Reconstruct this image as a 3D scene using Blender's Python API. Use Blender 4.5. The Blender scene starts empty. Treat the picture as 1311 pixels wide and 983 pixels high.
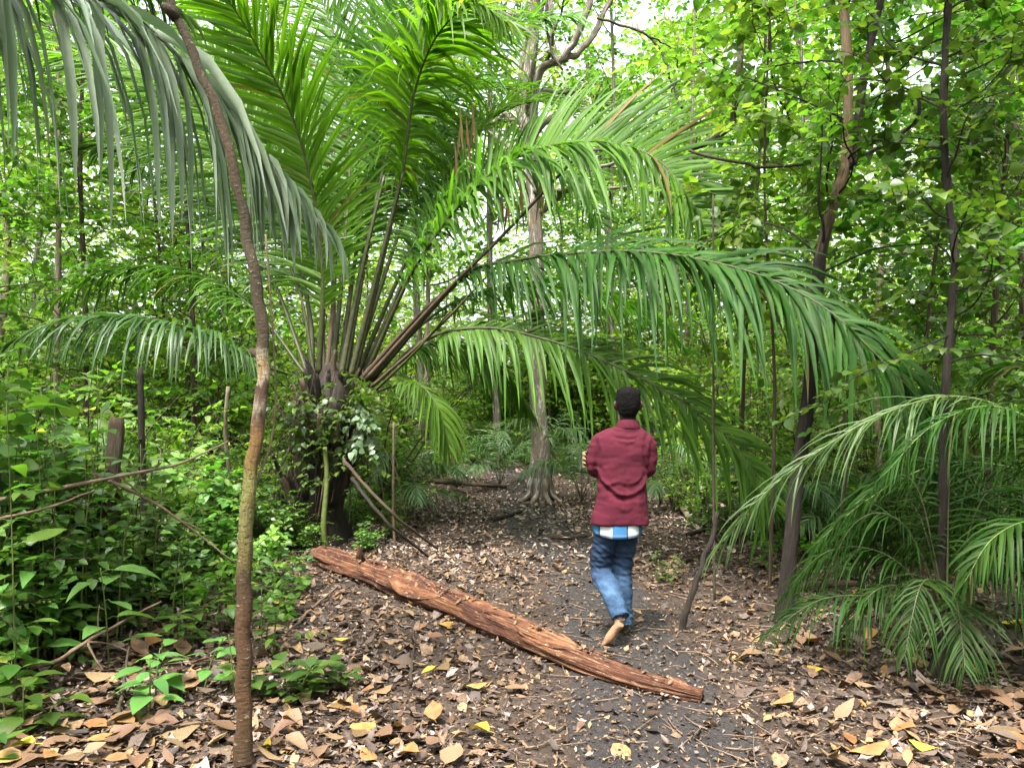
import bpy, math, random
import numpy as np
from mathutils import Vector, noise

rng = np.random.default_rng(11)
scene = bpy.context.scene
COL = scene.collection
R = math.radians

# ------------------------------------------------------------------ camera model (photo pixels -> points in the place)
F, CX, HY, EYE = 1009.0, 655.5, 518.0, 1.6

def P(px, py, d):
    return np.array([(px - CX) / F * d, d, EYE - (py - HY) / F * d])

def smooth(a, b, x):
    t = np.clip((np.asarray(x, float) - a) / (b - a), 0, 1)
    return t * t * (3 - 2 * t)

def gz(x, y):
    """height of the forest floor"""
    x = np.asarray(x, float); y = np.asarray(y, float)
    z = 0.030 * np.sin(0.9 * x + 0.3) * np.sin(0.7 * y + 0.4) + 0.015 * np.sin(2.1 * x + 1.3 * y)
    z = z + 0.16 * smooth(-1.5, -4.0, x) + 0.10 * smooth(2.4, 5.0, x)
    z = z + 0.42 * smooth(11.0, 22.0, y) + 0.8 * smooth(22, 45, y)
    return z

def G(px, py):
    """where the line of sight through a photo pixel meets the forest floor"""
    d = 5.0
    for _ in range(40):
        p = P(px, py, d)
        want = EYE - float(gz(p[0], p[1]))
        d = 0.5 * d + 0.5 * want * F / max(py - HY, 20)
    p = P(px, py, d)
    return np.array([p[0], p[1], float(gz(p[0], p[1]))])

def unit(v):
    v = np.asarray(v, float)
    n = np.linalg.norm(v, axis=-1, keepdims=True)
    return v / np.maximum(n, 1e-9)

# ------------------------------------------------------------------ mesh collecting
class MB:
    def __init__(self):
        self.V, self.F, self.n, self.attr, self.mi = [], [], 0, [], []
    def add(self, V, faces, attr=None, mi=0):
        """faces: list of (m,k) int arrays"""
        V = np.asarray(V, float).reshape(-1, 3)
        for f in faces:
            f = np.asarray(f, int)
            if len(f):
                self.F.append(f + self.n); self.mi.append(mi)
        self.V.append(V)
        self.attr.append(np.zeros((len(V), 3)) if attr is None else np.asarray(attr, float))
        self.n += len(V)
    def mesh(self, name, mats, origin=(0, 0, 0), smooth_shade=True):
        me = bpy.data.meshes.new(name)
        V = (np.concatenate(self.V) if self.V else np.zeros((0, 3))) - np.asarray(origin, float)
        me.vertices.add(len(V)); me.vertices.foreach_set('co', V.astype(np.float32).ravel())
        idx = np.concatenate([f.ravel() for f in self.F])
        tot = np.concatenate([np.full(len(f), f.shape[1]) for f in self.F])
        start = np.concatenate([[0], np.cumsum(tot)[:-1]])
        me.loops.add(len(idx)); me.loops.foreach_set('vertex_index', idx.astype(np.int32))
        me.polygons.add(len(tot)); me.polygons.foreach_set('loop_start', start.astype(np.int32))
        me.polygons.foreach_set('loop_total', tot.astype(np.int32))
        mi = np.concatenate([np.full(len(f), m) for f, m in zip(self.F, self.mi)])
        me.polygons.foreach_set('material_index', mi.astype(np.int32))
        me.polygons.foreach_set('use_smooth', np.full(len(tot), smooth_shade))
        a = me.attributes.new('bark', 'FLOAT_VECTOR', 'POINT')
        a.data.foreach_set('vector', np.concatenate(self.attr).astype(np.float32).ravel())
        me.update(calc_edges=True)
        for m in (mats if isinstance(mats, (list, tuple)) else [mats]):
            me.materials.append(m)
        return me
    def build(self, name, mats, parent=None, origin=(0, 0, 0), smooth_shade=True):
        """parent given: the verts are world points, the mesh hangs under parent (an Empty without rotation); else origin is the object's place"""
        if parent is not None:
            origin = np.array(parent['_loc'])
        me = self.mesh(name, mats, origin, smooth_shade)
        o = bpy.data.objects.new(name, me); COL.objects.link(o)
        if parent is not None:
            o.parent = parent
            o['_loc'] = list(map(float, origin))
        else:
            o.location = tuple(map(float, origin)); o['_loc'] = list(map(float, origin))
        return o

def tag(o, label=None, cat=None, group=None, kind=None):
    if label: o['label'] = label
    if cat: o['category'] = cat
    if group: o['group'] = group
    if kind: o['kind'] = kind
    return o

def thing(name, loc, label, cat, group=None):
    o = bpy.data.objects.new(name, None); COL.objects.link(o)
    o.location = tuple(map(float, loc)); o['_loc'] = list(map(float, loc)); o.empty_display_size = 0.1
    return tag(o, label, cat, group)

def sub(parent, name, mb, mat):
    """a sub-part: hangs under a part whose own location is 0 below its thing"""
    me = mb.mesh(name, mat, np.array(parent['_loc']))
    o = bpy.data.objects.new(name, me); COL.objects.link(o); o.parent = parent
    o['_loc'] = parent['_loc']
    return o

def copy_tree(root, loc, rot=(0, 0, 0), scale=1.0):
    c = root.copy(); COL.objects.link(c)
    c.location = tuple(map(float, loc)); c.rotation_euler = rot; c.scale = (scale,) * 3 if np.isscalar(scale) else tuple(scale)
    def kids(src, dst):
        for ch in list(src.children):
            if ch.get('_copied'): continue
            k = ch.copy(); COL.objects.link(k); k.parent = dst
            kids(ch, k)
    kids(root, c)
    return c

# ------------------------------------------------------------------ shapes
def spline(pts, n):
    """Catmull-Rom through the points, n samples evenly spread by length"""
    p = np.asarray(pts, float)
    if len(p) == 2:
        t = np.linspace(0, 1, n)[:, None]
        return p[0] * (1 - t) + p[1] * t
    q = np.vstack([2 * p[0] - p[1], p, 2 * p[-1] - p[-2]])
    out = []
    m = 16
    for i in range(len(p) - 1):
        a, b, c, d = q[i:i + 4]
        t = np.linspace(0, 1, m, endpoint=False)[:, None]
        out.append(0.5 * (2 * b + (c - a) * t + (2 * a - 5 * b + 4 * c - d) * t ** 2 + (3 * b - a - 3 * c + d) * t ** 3))
    out.append(p[-1:])
    o = np.vstack(out)
    s = np.concatenate([[0], np.cumsum(np.linalg.norm(np.diff(o, axis=0), axis=1))])
    u = np.linspace(0, s[-1], n)
    return np.stack([np.interp(u, s, o[:, k]) for k in range(o.shape[1])], 1)

def frames(pts):
    T = unit(np.gradient(pts, axis=0))
    ref = np.array([0, 0, 1.0]) if abs(T[0][2]) < 0.9 else np.array([0, 1.0, 0])
    A = np.zeros_like(T); a = unit(np.cross(ref, T[0]))
    for i in range(len(T)):
        a = unit(a - T[i] * (a @ T[i])); A[i] = a
    return T, A, np.cross(T, A)

def tube(mb, pts, rad, sides=8, caps=True, wob=0.0, mi=0, flat=None, seed=0.0):
    """flat: (ratio across second axis)"""
    pts = np.asarray(pts, float); n = len(pts)
    rad = np.full(n, rad) if np.isscalar(rad) else np.asarray(rad, float)
    T, A, B = frames(pts)
    ang = np.linspace(0, 2 * math.pi, sides, endpoint=False)
    ca, sa = np.cos(ang), np.sin(ang)
    s = np.concatenate([[0], np.cumsum(np.linalg.norm(np.diff(pts, axis=0), axis=1))])
    rr = rad[:, None] * np.ones(sides)
    if wob:
        for i in range(n):
            for j in range(sides):
                rr[i, j] *= 1 + wob * noise.noise((ca[j] * 1.3 + seed, sa[j] * 1.3, s[i] * 3 / max(0.15, rad.mean() * 6)))
    fb = 1.0 if flat is None else flat
    V = pts[:, None] + A[:, None] * (rr * ca)[..., None] + B[:, None] * (rr * sa * fb)[..., None]
    at = np.stack([np.broadcast_to(ca, (n, sides)), np.broadcast_to(sa, (n, sides)), np.broadcast_to((s + seed)[:, None], (n, sides))], -1)
    i, j = np.meshgrid(np.arange(n - 1), np.arange(sides), indexing='ij')
    j2 = (j + 1) % sides
    q = np.stack([i * sides + j, i * sides + j2, (i + 1) * sides + j2, (i + 1) * sides + j], -1).reshape(-1, 4)
    V = V.reshape(-1, 3); at = at.reshape(-1, 3)
    fs = [q]
    if caps:
        V = np.vstack([V, pts[0], pts[-1]]); at = np.vstack([at, [0, 0, s[0]], [0, 0, s[-1]]])
        k = np.arange(sides); k2 = (k + 1) % sides
        b = n * sides
        fs.append(np.stack([k2, k, np.full(sides, b)], 1))
        fs.append(np.stack([(n - 1) * sides + k, (n - 1) * sides + k2, np.full(sides, b + 1)], 1))
    mb.add(V, fs, at, mi)

# leaf templates: rows (along 0..1, half width share), a fold along the midrib
LEAF_FINE = [(0.0, 0.03), (0.14, 0.62), (0.36, 1.0), (0.62, 0.80), (0.84, 0.38), (1.0, 0.02)]
LEAF_MID = [(0.0, 0.04), (0.30, 1.0), (0.68, 0.74), (1.0, 0.03)]
LEAF_FAR = [(0.0, 0.1), (0.45, 1.0), (1.0, 0.05)]
LEAF_LONG = [(0.0, 0.04), (0.2, 0.7), (0.45, 1.0), (0.75, 0.6), (1.0, 0.02)]

def leaves(mb, pos, d, up, L, W, tmpl=LEAF_MID, fold=0.25, droop=0.3, curl=0.0, mi=0, jag=0.0):
    """many leaves at once: pos, d (tip direction), up (upper side), L length, W half width, all (n,...)"""
    pos = np.asarray(pos, float); n = len(pos)
    if n == 0: return
    d = unit(d); up = np.asarray(up, float)
    side = unit(np.cross(d, up)); nor = np.cross(side, d)
    L = np.broadcast_to(np.asarray(L, float), (n,)); W = np.broadcast_to(np.asarray(W, float), (n,))
    droop = np.broadcast_to(np.asarray(droop, float), (n,)); curl = np.broadcast_to(np.asarray(curl, float), (n,))
    fold = np.broadcast_to(np.asarray(fold, float), (n,))
    m = len(tmpl)
    V = np.zeros((n, m, 3, 3))
    for k, (t, w) in enumerate(tmpl):
        c = pos + d * (L * t * (1 - 0.25 * np.abs(droop) * t))[:, None] - nor * (droop * L * t * t)[:, None]
        wk = W * w
        if jag: wk = wk * (1 + jag * rng.uniform(-1, 1, n))
        edge = nor * (wk * fold * (1 + 0.5 * rng.normal(0, 1, n) * (jag > 0.2)) - curl * wk * w)[:, None]
        V[:, k, 0] = c - side * wk[:, None] + edge
        V[:, k, 1] = c
        V[:, k, 2] = c + side * wk[:, None] + edge
    base = (np.arange(n) * m * 3)[:, None]
    q = []
    for k in range(m - 1):
        for s in (0, 1):
            q.append([k * 3 + s, k * 3 + s + 1, (k + 1) * 3 + s + 1, (k + 1) * 3 + s])
    q = np.array(q)
    faces = (base[:, :, None] + q[None]).reshape(-1, 4)
    mb.add(V.reshape(-1, 3), [faces], None, mi)

def flat_leaves(mb, pos, d, up, L, W, fold=0.25, mi=0):
    """two-triangle folded leaf for far foliage"""
    n = len(pos)
    d = unit(d); side = unit(np.cross(d, up)); nor = np.cross(side, d)
    L = np.broadcast_to(L, (n,))[:, None]; W = np.broadcast_to(W, (n,))[:, None]
    a = pos; t = pos + d * L; m = pos + d * L * 0.45
    V = np.stack([a, m - side * W + nor * W * fold, t, m + side * W + nor * W * fold], 1)
    b = (np.arange(n) * 4)[:, None]
    mb.add(V.reshape(-1, 3), [np.concatenate([b + np.array([[0, 1, 2]]), b + np.array([[0, 2, 3]])])], None, mi)

def rdir(n, zlo=-1, zhi=1):
    a = rng.uniform(0, 2 * math.pi, n); z = rng.uniform(zlo, zhi, n); r = np.sqrt(np.maximum(0, 1 - z * z))
    return np.stack([r * np.cos(a), r * np.sin(a), z], 1)

# ------------------------------------------------------------------ materials
class NT:
    def __init__(self, name):
        self.m = bpy.data.materials.new(name); self.m.use_nodes = True
        self.t = self.m.node_tree; self.t.nodes.clear()
        self.out = self.n('ShaderNodeOutputMaterial')
    def n(self, typ, ins=None, **kw):
        x = self.t.nodes.new(typ)
        for k, v in kw.items(): setattr(x, k, v)
        for k, v in (ins or {}).items():
            if isinstance(v, bpy.types.NodeSocket): self.t.links.new(v, x.inputs[k])
            else: x.inputs[k].default_value = v
        return x
    def ramp(self, fac, stops, interp='LINEAR'):
        x = self.n('ShaderNodeValToRGB', {'Fac': fac}); e = x.color_ramp.elements
        x.color_ramp.interpolation = interp
        while len(e) < len(stops): e.new(0.5)
        for k, (p, c) in zip(e, stops):
            k.position = p; k.color = (c[0], c[1], c[2], 1)
        return x.outputs['Color']
    def noise(self, vec, scale, detail=4, rough=0.6):
        return self.n('ShaderNodeTexNoise', {'Vector': vec, 'Scale': scale, 'Detail': detail, 'Roughness': rough}).outputs['Fac']
    def vmul(self, vec, v):
        return self.n('ShaderNodeVectorMath', {0: vec, 1: v}, operation='MULTIPLY').outputs[0]
    def math(self, op, a, b=0.0):
        return self.n('ShaderNodeMath', {0: a, 1: b}, operation=op).outputs[0]
    def mix(self, f, a, b, mode='MIX'):
        x = self.n('ShaderNodeMix', data_type='RGBA', blend_type=mode)
        for k, v in (('Factor', f), ('A', a), ('B', b)):
            s = [i for i in x.inputs if i.name == k and (i.type == 'RGBA' or k == 'Factor' and i.type == 'VALUE')][0]
            if isinstance(v, bpy.types.NodeSocket): self.t.links.new(v, s)
            else: s.default_value = v if k == 'Factor' else (*v[:3], 1)
        return [o for o in x.outputs if o.type == 'RGBA'][0]
    def bump(self, h, strength=0.5, dist=0.01):
        return self.n('ShaderNodeBump', {'Height': h, 'Strength': strength, 'Distance': dist}).outputs['Normal']
    def done(self, sh):
        self.t.links.new(sh, self.out.inputs['Surface']); return self.m

def leaf_mat(name, cols, trans=0.4, rough=0.45, spec=0.35, tboost=(1.25, 1.35, 0.55), blotch=0.25, nsc=9.0, bcol=(0.10, 0.12, 0.03)):
    t = NT(name)
    geo = t.n('ShaderNodeNewGeometry'); oi = t.n('ShaderNodeObjectInfo')
    c = t.ramp(geo.outputs['Random Per Island'], cols)
    tc = t.n('ShaderNodeTexCoord').outputs['Object']
    nz = t.noise(tc, nsc, 3, 0.7)
    c = t.mix(t.math('MULTIPLY', t.n('ShaderNodeMapRange', {'Value': nz, 'From Min': 0.35, 'From Max': 0.68}).outputs[0], blotch), c, bcol)
    c = t.mix(1.0, c, oi.outputs['Color'], 'MULTIPLY')
    hv = t.n('ShaderNodeHueSaturation', {'Color': c, 'Hue': t.math('ADD', t.math('MULTIPLY', oi.outputs['Random'], 0.03), 0.485),
             'Value': t.math('ADD', t.math('MULTIPLY', oi.outputs['Random'], 0.4), 0.8)})
    c = hv.outputs['Color']
    p = t.n('ShaderNodeBsdfPrincipled', {'Base Color': c, 'Roughness': rough, 'Specular IOR Level': spec})
    tr = t.n('ShaderNodeBsdfTranslucent', {'Color': t.mix(1.0, c, tboost, 'MULTIPLY')})
    return t.done(t.n('ShaderNodeMixShader', {0: trans, 1: p.outputs[0], 2: tr.outputs[0]}).outputs[0])

def plain_mat(name, col, rough=0.7, var=0.35, scale=14, spec=0.3, coord='Object', bump=0.3, metal=0.0):
    t = NT(name)
    tc = t.n('ShaderNodeTexCoord').outputs[coord]
    nz = t.noise(tc, scale, 5, 0.65)
    lo = [k * (1 - var) for k in col]; hi = [min(1, k * (1 + var)) for k in col]
    c = t.ramp(nz, [(0.3, lo), (0.7, hi)])
    p = t.n('ShaderNodeBsdfPrincipled', {'Base Color': c, 'Roughness': rough, 'Specular IOR Level': spec, 'Metallic': metal,
            'Normal': t.bump(nz, bump, 0.01)})
    return t.done(p.outputs[0])

def bark_mat(name, stops, along=6.0, around=1.6, rings=0.0, patch=None, bump=0.6, rough=0.85):
    """stops: colours by fibre noise; patch: (scale, lo, hi, colour) big lichen or moss patches"""
    t = NT(name)
    a = t.n('ShaderNodeAttribute', attribute_name='bark').outputs['Vector']
    nz = t.noise(t.vmul(a, (around * 2, around * 2, along)), 2.2, 6, 0.7)
    c = t.ramp(nz, stops)
    if patch:
        for (sc, lo, hi, pc) in patch:
            pn = t.noise(t.vmul(a, (1.0, 1.0, 2.0)), sc, 4, 0.75)
            f = t.n('ShaderNodeMapRange', {'Value': pn, 'From Min': lo, 'From Max': hi}).outputs[0]
            c = t.mix(f, c, pc)
    h = nz
    if rings:
        w = t.n('ShaderNodeTexNoise', {'Vector': t.vmul(a, (0.35, 0.35, rings)), 'Scale': 3.0, 'Detail': 3.0}).outputs['Fac']
        h = t.math('ADD', t.math('MULTIPLY', w, 0.8), nz)
        c = t.mix(t.n('ShaderNodeMapRange', {'Value': w, 'From Min': 0.42, 'From Max': 0.36}).outputs[0], c, (0.02, 0.016, 0.01))
    p = t.n('ShaderNodeBsdfPrincipled', {'Base Color': c, 'Roughness': rough, 'Specular IOR Level': 0.25, 'Normal': t.bump(h, bump, 0.02)})
    return t.done(p.outputs[0])

# palm leaflets
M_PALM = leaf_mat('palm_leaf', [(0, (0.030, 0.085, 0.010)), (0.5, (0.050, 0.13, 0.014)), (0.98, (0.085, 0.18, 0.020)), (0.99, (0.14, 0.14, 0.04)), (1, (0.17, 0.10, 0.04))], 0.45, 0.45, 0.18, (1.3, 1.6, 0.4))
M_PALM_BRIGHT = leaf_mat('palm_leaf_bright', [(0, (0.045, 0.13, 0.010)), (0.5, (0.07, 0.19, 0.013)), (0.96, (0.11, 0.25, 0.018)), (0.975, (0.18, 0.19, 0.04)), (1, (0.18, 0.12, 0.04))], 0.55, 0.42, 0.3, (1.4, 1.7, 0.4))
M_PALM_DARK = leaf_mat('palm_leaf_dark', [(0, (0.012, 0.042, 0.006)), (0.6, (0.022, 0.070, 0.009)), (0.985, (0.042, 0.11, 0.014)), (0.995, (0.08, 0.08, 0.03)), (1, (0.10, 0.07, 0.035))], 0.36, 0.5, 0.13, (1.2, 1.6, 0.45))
M_PALM_GREY = leaf_mat('palm_leaf_sky_sheen', [(0, (0.09, 0.15, 0.085)), (0.5, (0.21, 0.28, 0.20)), (1, (0.37, 0.43, 0.35))], 0.2, 0.34, 0.5, (0.7, 1.0, 0.45))  # grey-white sky reflection painted into the leaflet colour
M_PALM_SILVER = leaf_mat('palm_leaf_silver', [(0, (0.028, 0.075, 0.022)), (0.6, (0.05, 0.115, 0.035)), (1, (0.10, 0.17, 0.065))], 0.38, 0.42, 0.32)
M_DRY_FROND = leaf_mat('dry_frond', [(0, (0.10, 0.06, 0.03)), (0.5, (0.20, 0.13, 0.06)), (1, (0.32, 0.23, 0.12))], 0.2, 0.7, 0.2)
# broad leaves
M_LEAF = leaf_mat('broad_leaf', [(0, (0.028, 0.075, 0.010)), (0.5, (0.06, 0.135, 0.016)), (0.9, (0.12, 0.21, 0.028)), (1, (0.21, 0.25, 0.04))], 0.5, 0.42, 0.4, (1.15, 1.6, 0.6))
M_LEAF_YEL = leaf_mat('yellow_green_leaf', [(0, (0.055, 0.12, 0.018)), (0.5, (0.10, 0.19, 0.028)), (0.9, (0.18, 0.28, 0.05)), (1, (0.30, 0.32, 0.08))], 0.55, 0.45, 0.35, (1.3, 1.6, 0.55))  # yellow-green as the foliage's own colour
M_LEAF_DARK = leaf_mat('dark_green_leaf', [(0, (0.020, 0.055, 0.010)), (0.6, (0.04, 0.10, 0.016)), (1, (0.09, 0.16, 0.03))], 0.45, 0.38, 0.45, (1.4, 1.5, 0.5))  # dark green as the foliage's own colour
M_LEAF_FRESH = leaf_mat('seedling_leaf', [(0, (0.06, 0.15, 0.035)), (0.5, (0.09, 0.21, 0.045)), (1, (0.15, 0.29, 0.06))], 0.4, 0.4, 0.4)
M_LEAF_PALE = leaf_mat('pale_leaf', [(0, (0.035, 0.07, 0.03)), (0.6, (0.07, 0.125, 0.06)), (1, (0.15, 0.21, 0.13))], 0.3, 0.35, 0.5)
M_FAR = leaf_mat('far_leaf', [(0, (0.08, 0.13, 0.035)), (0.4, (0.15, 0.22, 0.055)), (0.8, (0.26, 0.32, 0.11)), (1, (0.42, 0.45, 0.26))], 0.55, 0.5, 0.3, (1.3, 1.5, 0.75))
LITTER_STOPS = [(0, (0.022, 0.013, 0.009)), (0.16, (0.06, 0.034, 0.020)), (0.34, (0.12, 0.072, 0.042)), (0.5, (0.18, 0.115, 0.070)),
                (0.68, (0.21, 0.135, 0.075)), (0.82, (0.26, 0.175, 0.10)), (0.92, (0.29, 0.175, 0.065)), (1, (0.38, 0.28, 0.15))]
M_LITTER = leaf_mat('litter_leaf', LITTER_STOPS, 0.08, 0.6, 0.3, (1, 0.9, 0.7), 0.75, 45.0, (0.035, 0.022, 0.015))
M_LITTER_GREY = leaf_mat('litter_grey', [(0, (0.018, 0.014, 0.012)), (0.35, (0.06, 0.043, 0.035)), (0.7, (0.16, 0.12, 0.10)), (1, (0.38, 0.31, 0.27))], 0.05, 0.6, 0.3, (1, 0.9, 0.7), 0.75, 45.0, (0.03, 0.022, 0.02))
M_LITTER_BRIGHTENED = leaf_mat('brightened_litter', [(0, (0.05, 0.035, 0.028)), (0.3, (0.15, 0.10, 0.075)), (0.6, (0.27, 0.195, 0.15)), (1, (0.50, 0.41, 0.34))], 0.05, 0.6, 0.3, (1, 0.9, 0.7), 0.5, 45.0, (0.06, 0.04, 0.03))  # paler colour painted in to brighten the shaded far clearing
M_LITTER_YELLOW = leaf_mat('yellow_fallen_leaf', [(0, (0.38, 0.32, 0.03)), (1, (0.48, 0.41, 0.05))], 0.2, 0.5, 0.3, (1, 0.9, 0.5), 0.4, 3.0, (0.20, 0.12, 0.03))
M_LITTER_ORANGE = leaf_mat('orange_fallen_leaf', [(0, (0.20, 0.095, 0.03)), (0.5, (0.28, 0.155, 0.05)), (1, (0.34, 0.215, 0.10))], 0.12, 0.55, 0.3, (1, 0.8, 0.5), 0.6, 3.0, (0.09, 0.05, 0.025))
# wood
M_BARK = bark_mat('grey_bark', [(0.25, (0.022, 0.018, 0.013)), (0.5, (0.075, 0.062, 0.048)), (0.75, (0.15, 0.132, 0.11))], 4, 1.6, 0, [(0.9, 0.52, 0.66, (0.20, 0.19, 0.165)), (1.3, 0.52, 0.68, (0.045, 0.06, 0.02))])
M_BARK_BROWN = bark_mat('brown_bark', [(0.25, (0.014, 0.009, 0.006)), (0.5, (0.045, 0.029, 0.019)), (0.75, (0.10, 0.068, 0.045))], 4, 1.6, 0, [(1.1, 0.54, 0.68, (0.125, 0.11, 0.085)), (1.5, 0.55, 0.7, (0.03, 0.042, 0.014))])
M_BARK_DARK = bark_mat('dark_bark', [(0.25, (0.006, 0.005, 0.004)), (0.5, (0.017, 0.013, 0.010)), (0.78, (0.045, 0.034, 0.027))], 4, 1.6, 0, [(1.1, 0.6, 0.75, (0.05, 0.05, 0.03))])
M_BARK_PALE = bark_mat('pale_bark', [(0.25, (0.045, 0.034, 0.022)), (0.5, (0.125, 0.098, 0.066)), (0.75, (0.22, 0.185, 0.14))], 3, 1.2, 0, [(1.0, 0.52, 0.68, (0.25, 0.235, 0.20)), (1.4, 0.54, 0.7, (0.05, 0.065, 0.02))])
M_TWIG = plain_mat('twig', (0.035, 0.026, 0.017), 0.85, 0.5, 30)
M_TWIG_PALE = plain_mat('pale_twig', (0.12, 0.082, 0.056), 0.85, 0.4, 20)
M_STEM_GREEN = plain_mat('green_stem', (0.06, 0.08, 0.018), 0.6, 0.4, 20)
M_RACHIS = plain_mat('palm_midrib', (0.035, 0.038, 0.014), 0.5, 0.5, 20)
M_RACHIS_PALE = plain_mat('palm_midrib_pale', (0.07, 0.10, 0.025), 0.5, 0.4, 20)
M_RACHIS_DRY = bark_mat('dry_petiole', [(0.25, (0.022, 0.015, 0.009)), (0.5, (0.07, 0.048, 0.03)), (0.75, (0.15, 0.115, 0.078))], 3, 2.0)
# ================================================================== the setting
def soil_mat(name, stops, scale, rough=0.9, spec=0.25):
    t = NT(name)
    tc = t.n('ShaderNodeTexCoord').outputs['Object']
    n1 = t.noise(tc, scale, 8, 0.72); n2 = t.noise(tc, scale * 9, 4, 0.7); n3 = t.noise(tc, scale * 0.18, 3, 0.5)
    f = t.math('ADD', t.math('MULTIPLY', n1, 0.5), t.math('ADD', t.math('MULTIPLY', n2, 0.35), t.math('MULTIPLY', n3, 0.15)))
    c = t.ramp(f, stops)
    p = t.n('ShaderNodeBsdfPrincipled', {'Base Color': c, 'Roughness': rough, 'Specular IOR Level': spec, 'Normal': t.bump(f, 0.9, 0.03)})
    return t.done(p.outputs[0])
M_SOIL = soil_mat('forest_soil', [(0.3, (0.008, 0.006, 0.005)), (0.45, (0.022, 0.015, 0.011)), (0.56, (0.048, 0.034, 0.026)), (0.7, (0.12, 0.088, 0.07))], 5)
M_PATH = soil_mat('trodden_soil', [(0.3, (0.006, 0.005, 0.005)), (0.46, (0.015, 0.0125, 0.0125)), (0.58, (0.028, 0.024, 0.023)), (0.72, (0.09, 0.078, 0.072))], 6, 0.75, 0.35)

def sheet(xs, ys, dz=0.0, bumpy=0.0):
    X, Y = np.meshgrid(xs, ys, indexing='ij')
    Z = gz(X, Y) + dz
    if bumpy:
        Z = Z + bumpy * np.array([[noise.noise((a * 3, b * 3, 0.3)) + 0.5 * noise.noise((a * 9, b * 9, 4.1)) for b in ys] for a in xs])
    n, m = X.shape
    i, j = np.meshgrid(np.arange(n - 1), np.arange(m - 1), indexing='ij')
    q = np.stack([i * m + j, (i + 1) * m + j, (i + 1) * m + j + 1, i * m + j + 1], -1).reshape(-1, 4)
    return np.stack([X, Y, Z], -1).reshape(-1, 3), q

mb = MB()
V, q = sheet(np.concatenate([[-300, -120, -60], np.arange(-36, -8, 2), np.arange(-8, 8, 0.25), np.arange(8, 37, 2), [60, 120, 300]]),
             np.concatenate([[-60, -20, -6, -2], np.arange(0, 24, 0.25), np.arange(24, 60, 3), [90, 160, 300]]))
mb.add(V, [q])
tag(mb.build('ground', M_SOIL), kind='structure')

# the trodden trail
PATHPTS = [G(655, 602), G(668, 640), G(700, 680), G(735, 720), G(775, 775), G(812, 850), G(845, 950), np.array([1.05, 2.4, 0]), np.array([1.2, 0.5, 0])]
PC = spline([[p[0], p[1]] for p in PATHPTS], 130)
def path_dist(x, y):
    d = np.full(np.shape(x), 1e9)
    for c in PC[::2]:
        d = np.minimum(d, np.hypot(x - c[0], y - c[1]))
    return d
Vp, nw = [], 9
t2 = unit(np.gradient(PC, axis=0)); nrm = np.stack([t2[:, 1], -t2[:, 0]], 1)
for i in range(len(PC)):
    wl = 0.40 + 0.12 * noise.noise((i * 0.21, 0, 0)) + 0.05 * noise.noise((i * 0.9, 3, 0)); wr = 0.40 + 0.12 * noise.noise((i * 0.21, 7, 0)) + 0.05 * noise.noise((i * 0.9, 9, 0))
    for k in range(nw):
        s = -wl + (wl + wr) * k / (nw - 1)
        p = PC[i] + nrm[i] * s
        e = min(k, nw - 1 - k)
        Vp.append((p[0], p[1], float(gz(p[0], p[1])) + (0.005 if e else 0.001)))
i, j = np.meshgrid(np.arange(len(PC) - 1), np.arange(nw - 1), indexing='ij')
qp = np.stack([i * nw + j, (i + 1) * nw + j, (i + 1) * nw + j + 1, i * nw + j + 1], -1).reshape(-1, 4)
mb = MB(); mb.add(np.array(Vp), [qp[:, ::-1]])
tag(mb.build('forest_trail', M_PATH), kind='structure')

# ---- leaf litter: nobody could count it
def litter(n, ylo, yhi, Lr, keep_path, mat_split=0.35, tilt=0.62, power=1.0):
    y = ylo + (yhi - ylo) * rng.random(n) ** power
    x = rng.uniform(-1, 1, n) * (0.72 * y + 0.5)
    pd = path_dist(x, y)
    k = (rng.random(n) < keep_path) | (pd > 0.48 + 0.25 * rng.random(n))
    if Lr[1] > .1 and yhi < 8: k &= rng.random(n) < np.clip(.3 + .5 * (pd - .5), .3, 1)
    x, y = x[k], y[k]; n = len(x)
    L = rng.uniform(*Lr, n) * rng.uniform(0.6, 1.0, n)
    up = unit(rdir(n) * tilt * rng.random(n)[:, None] + np.array([0, 0, 1]))
    d = rdir(n, -0.1, 0.1); d = unit(d - up * (d * up).sum(1)[:, None])
    pos = np.stack([x, y, gz(x, y) + rng.uniform(0.004, 0.03, n)], 1) - d * (L * 0.5)[:, None]
    return pos, d, up, L
mb = MB()
for (n, a, b, Lr, kp, tm, pw) in ((2600, 2.8, 6.0, (0.07, 0.16), 0.05, LEAF_FINE, 1.1), (9000, 2.8, 7.5, (0.035, 0.115), 0.35, LEAF_FINE, 1.2), (42000, 2.8, 9, (0.008, 0.04), 0.85, LEAF_FAR, 1.2), (4500, 2.8, 8, (0.03, 0.08), 0.6, LEAF_MID, 1.2),
                                  (11000, 7, 13, (0.05, 0.13), 0.6, LEAF_MID, 1.0), (26000, 7.5, 16, (0.02, 0.07), 0.95, LEAF_FAR, 1.0), (20000, 10.5, 24, (0.05, 0.12), 0.95, LEAF_FAR, 0.8)):
    pos, d, up, L = litter(n, a, b, Lr, kp, power=pw)
    m = len(pos); g = rng.random(m) < 0.42
    dry = (pos[:, 1] > 8.2) & (rng.random(m) < .75)  # far litter that gets the brightened colour
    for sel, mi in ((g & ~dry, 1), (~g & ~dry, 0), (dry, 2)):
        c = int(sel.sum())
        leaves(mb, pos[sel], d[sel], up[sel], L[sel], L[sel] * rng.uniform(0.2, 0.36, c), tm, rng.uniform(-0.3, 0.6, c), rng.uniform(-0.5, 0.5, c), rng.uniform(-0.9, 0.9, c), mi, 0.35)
LITTER_MB = mb
LOGCHIPS = True
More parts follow.
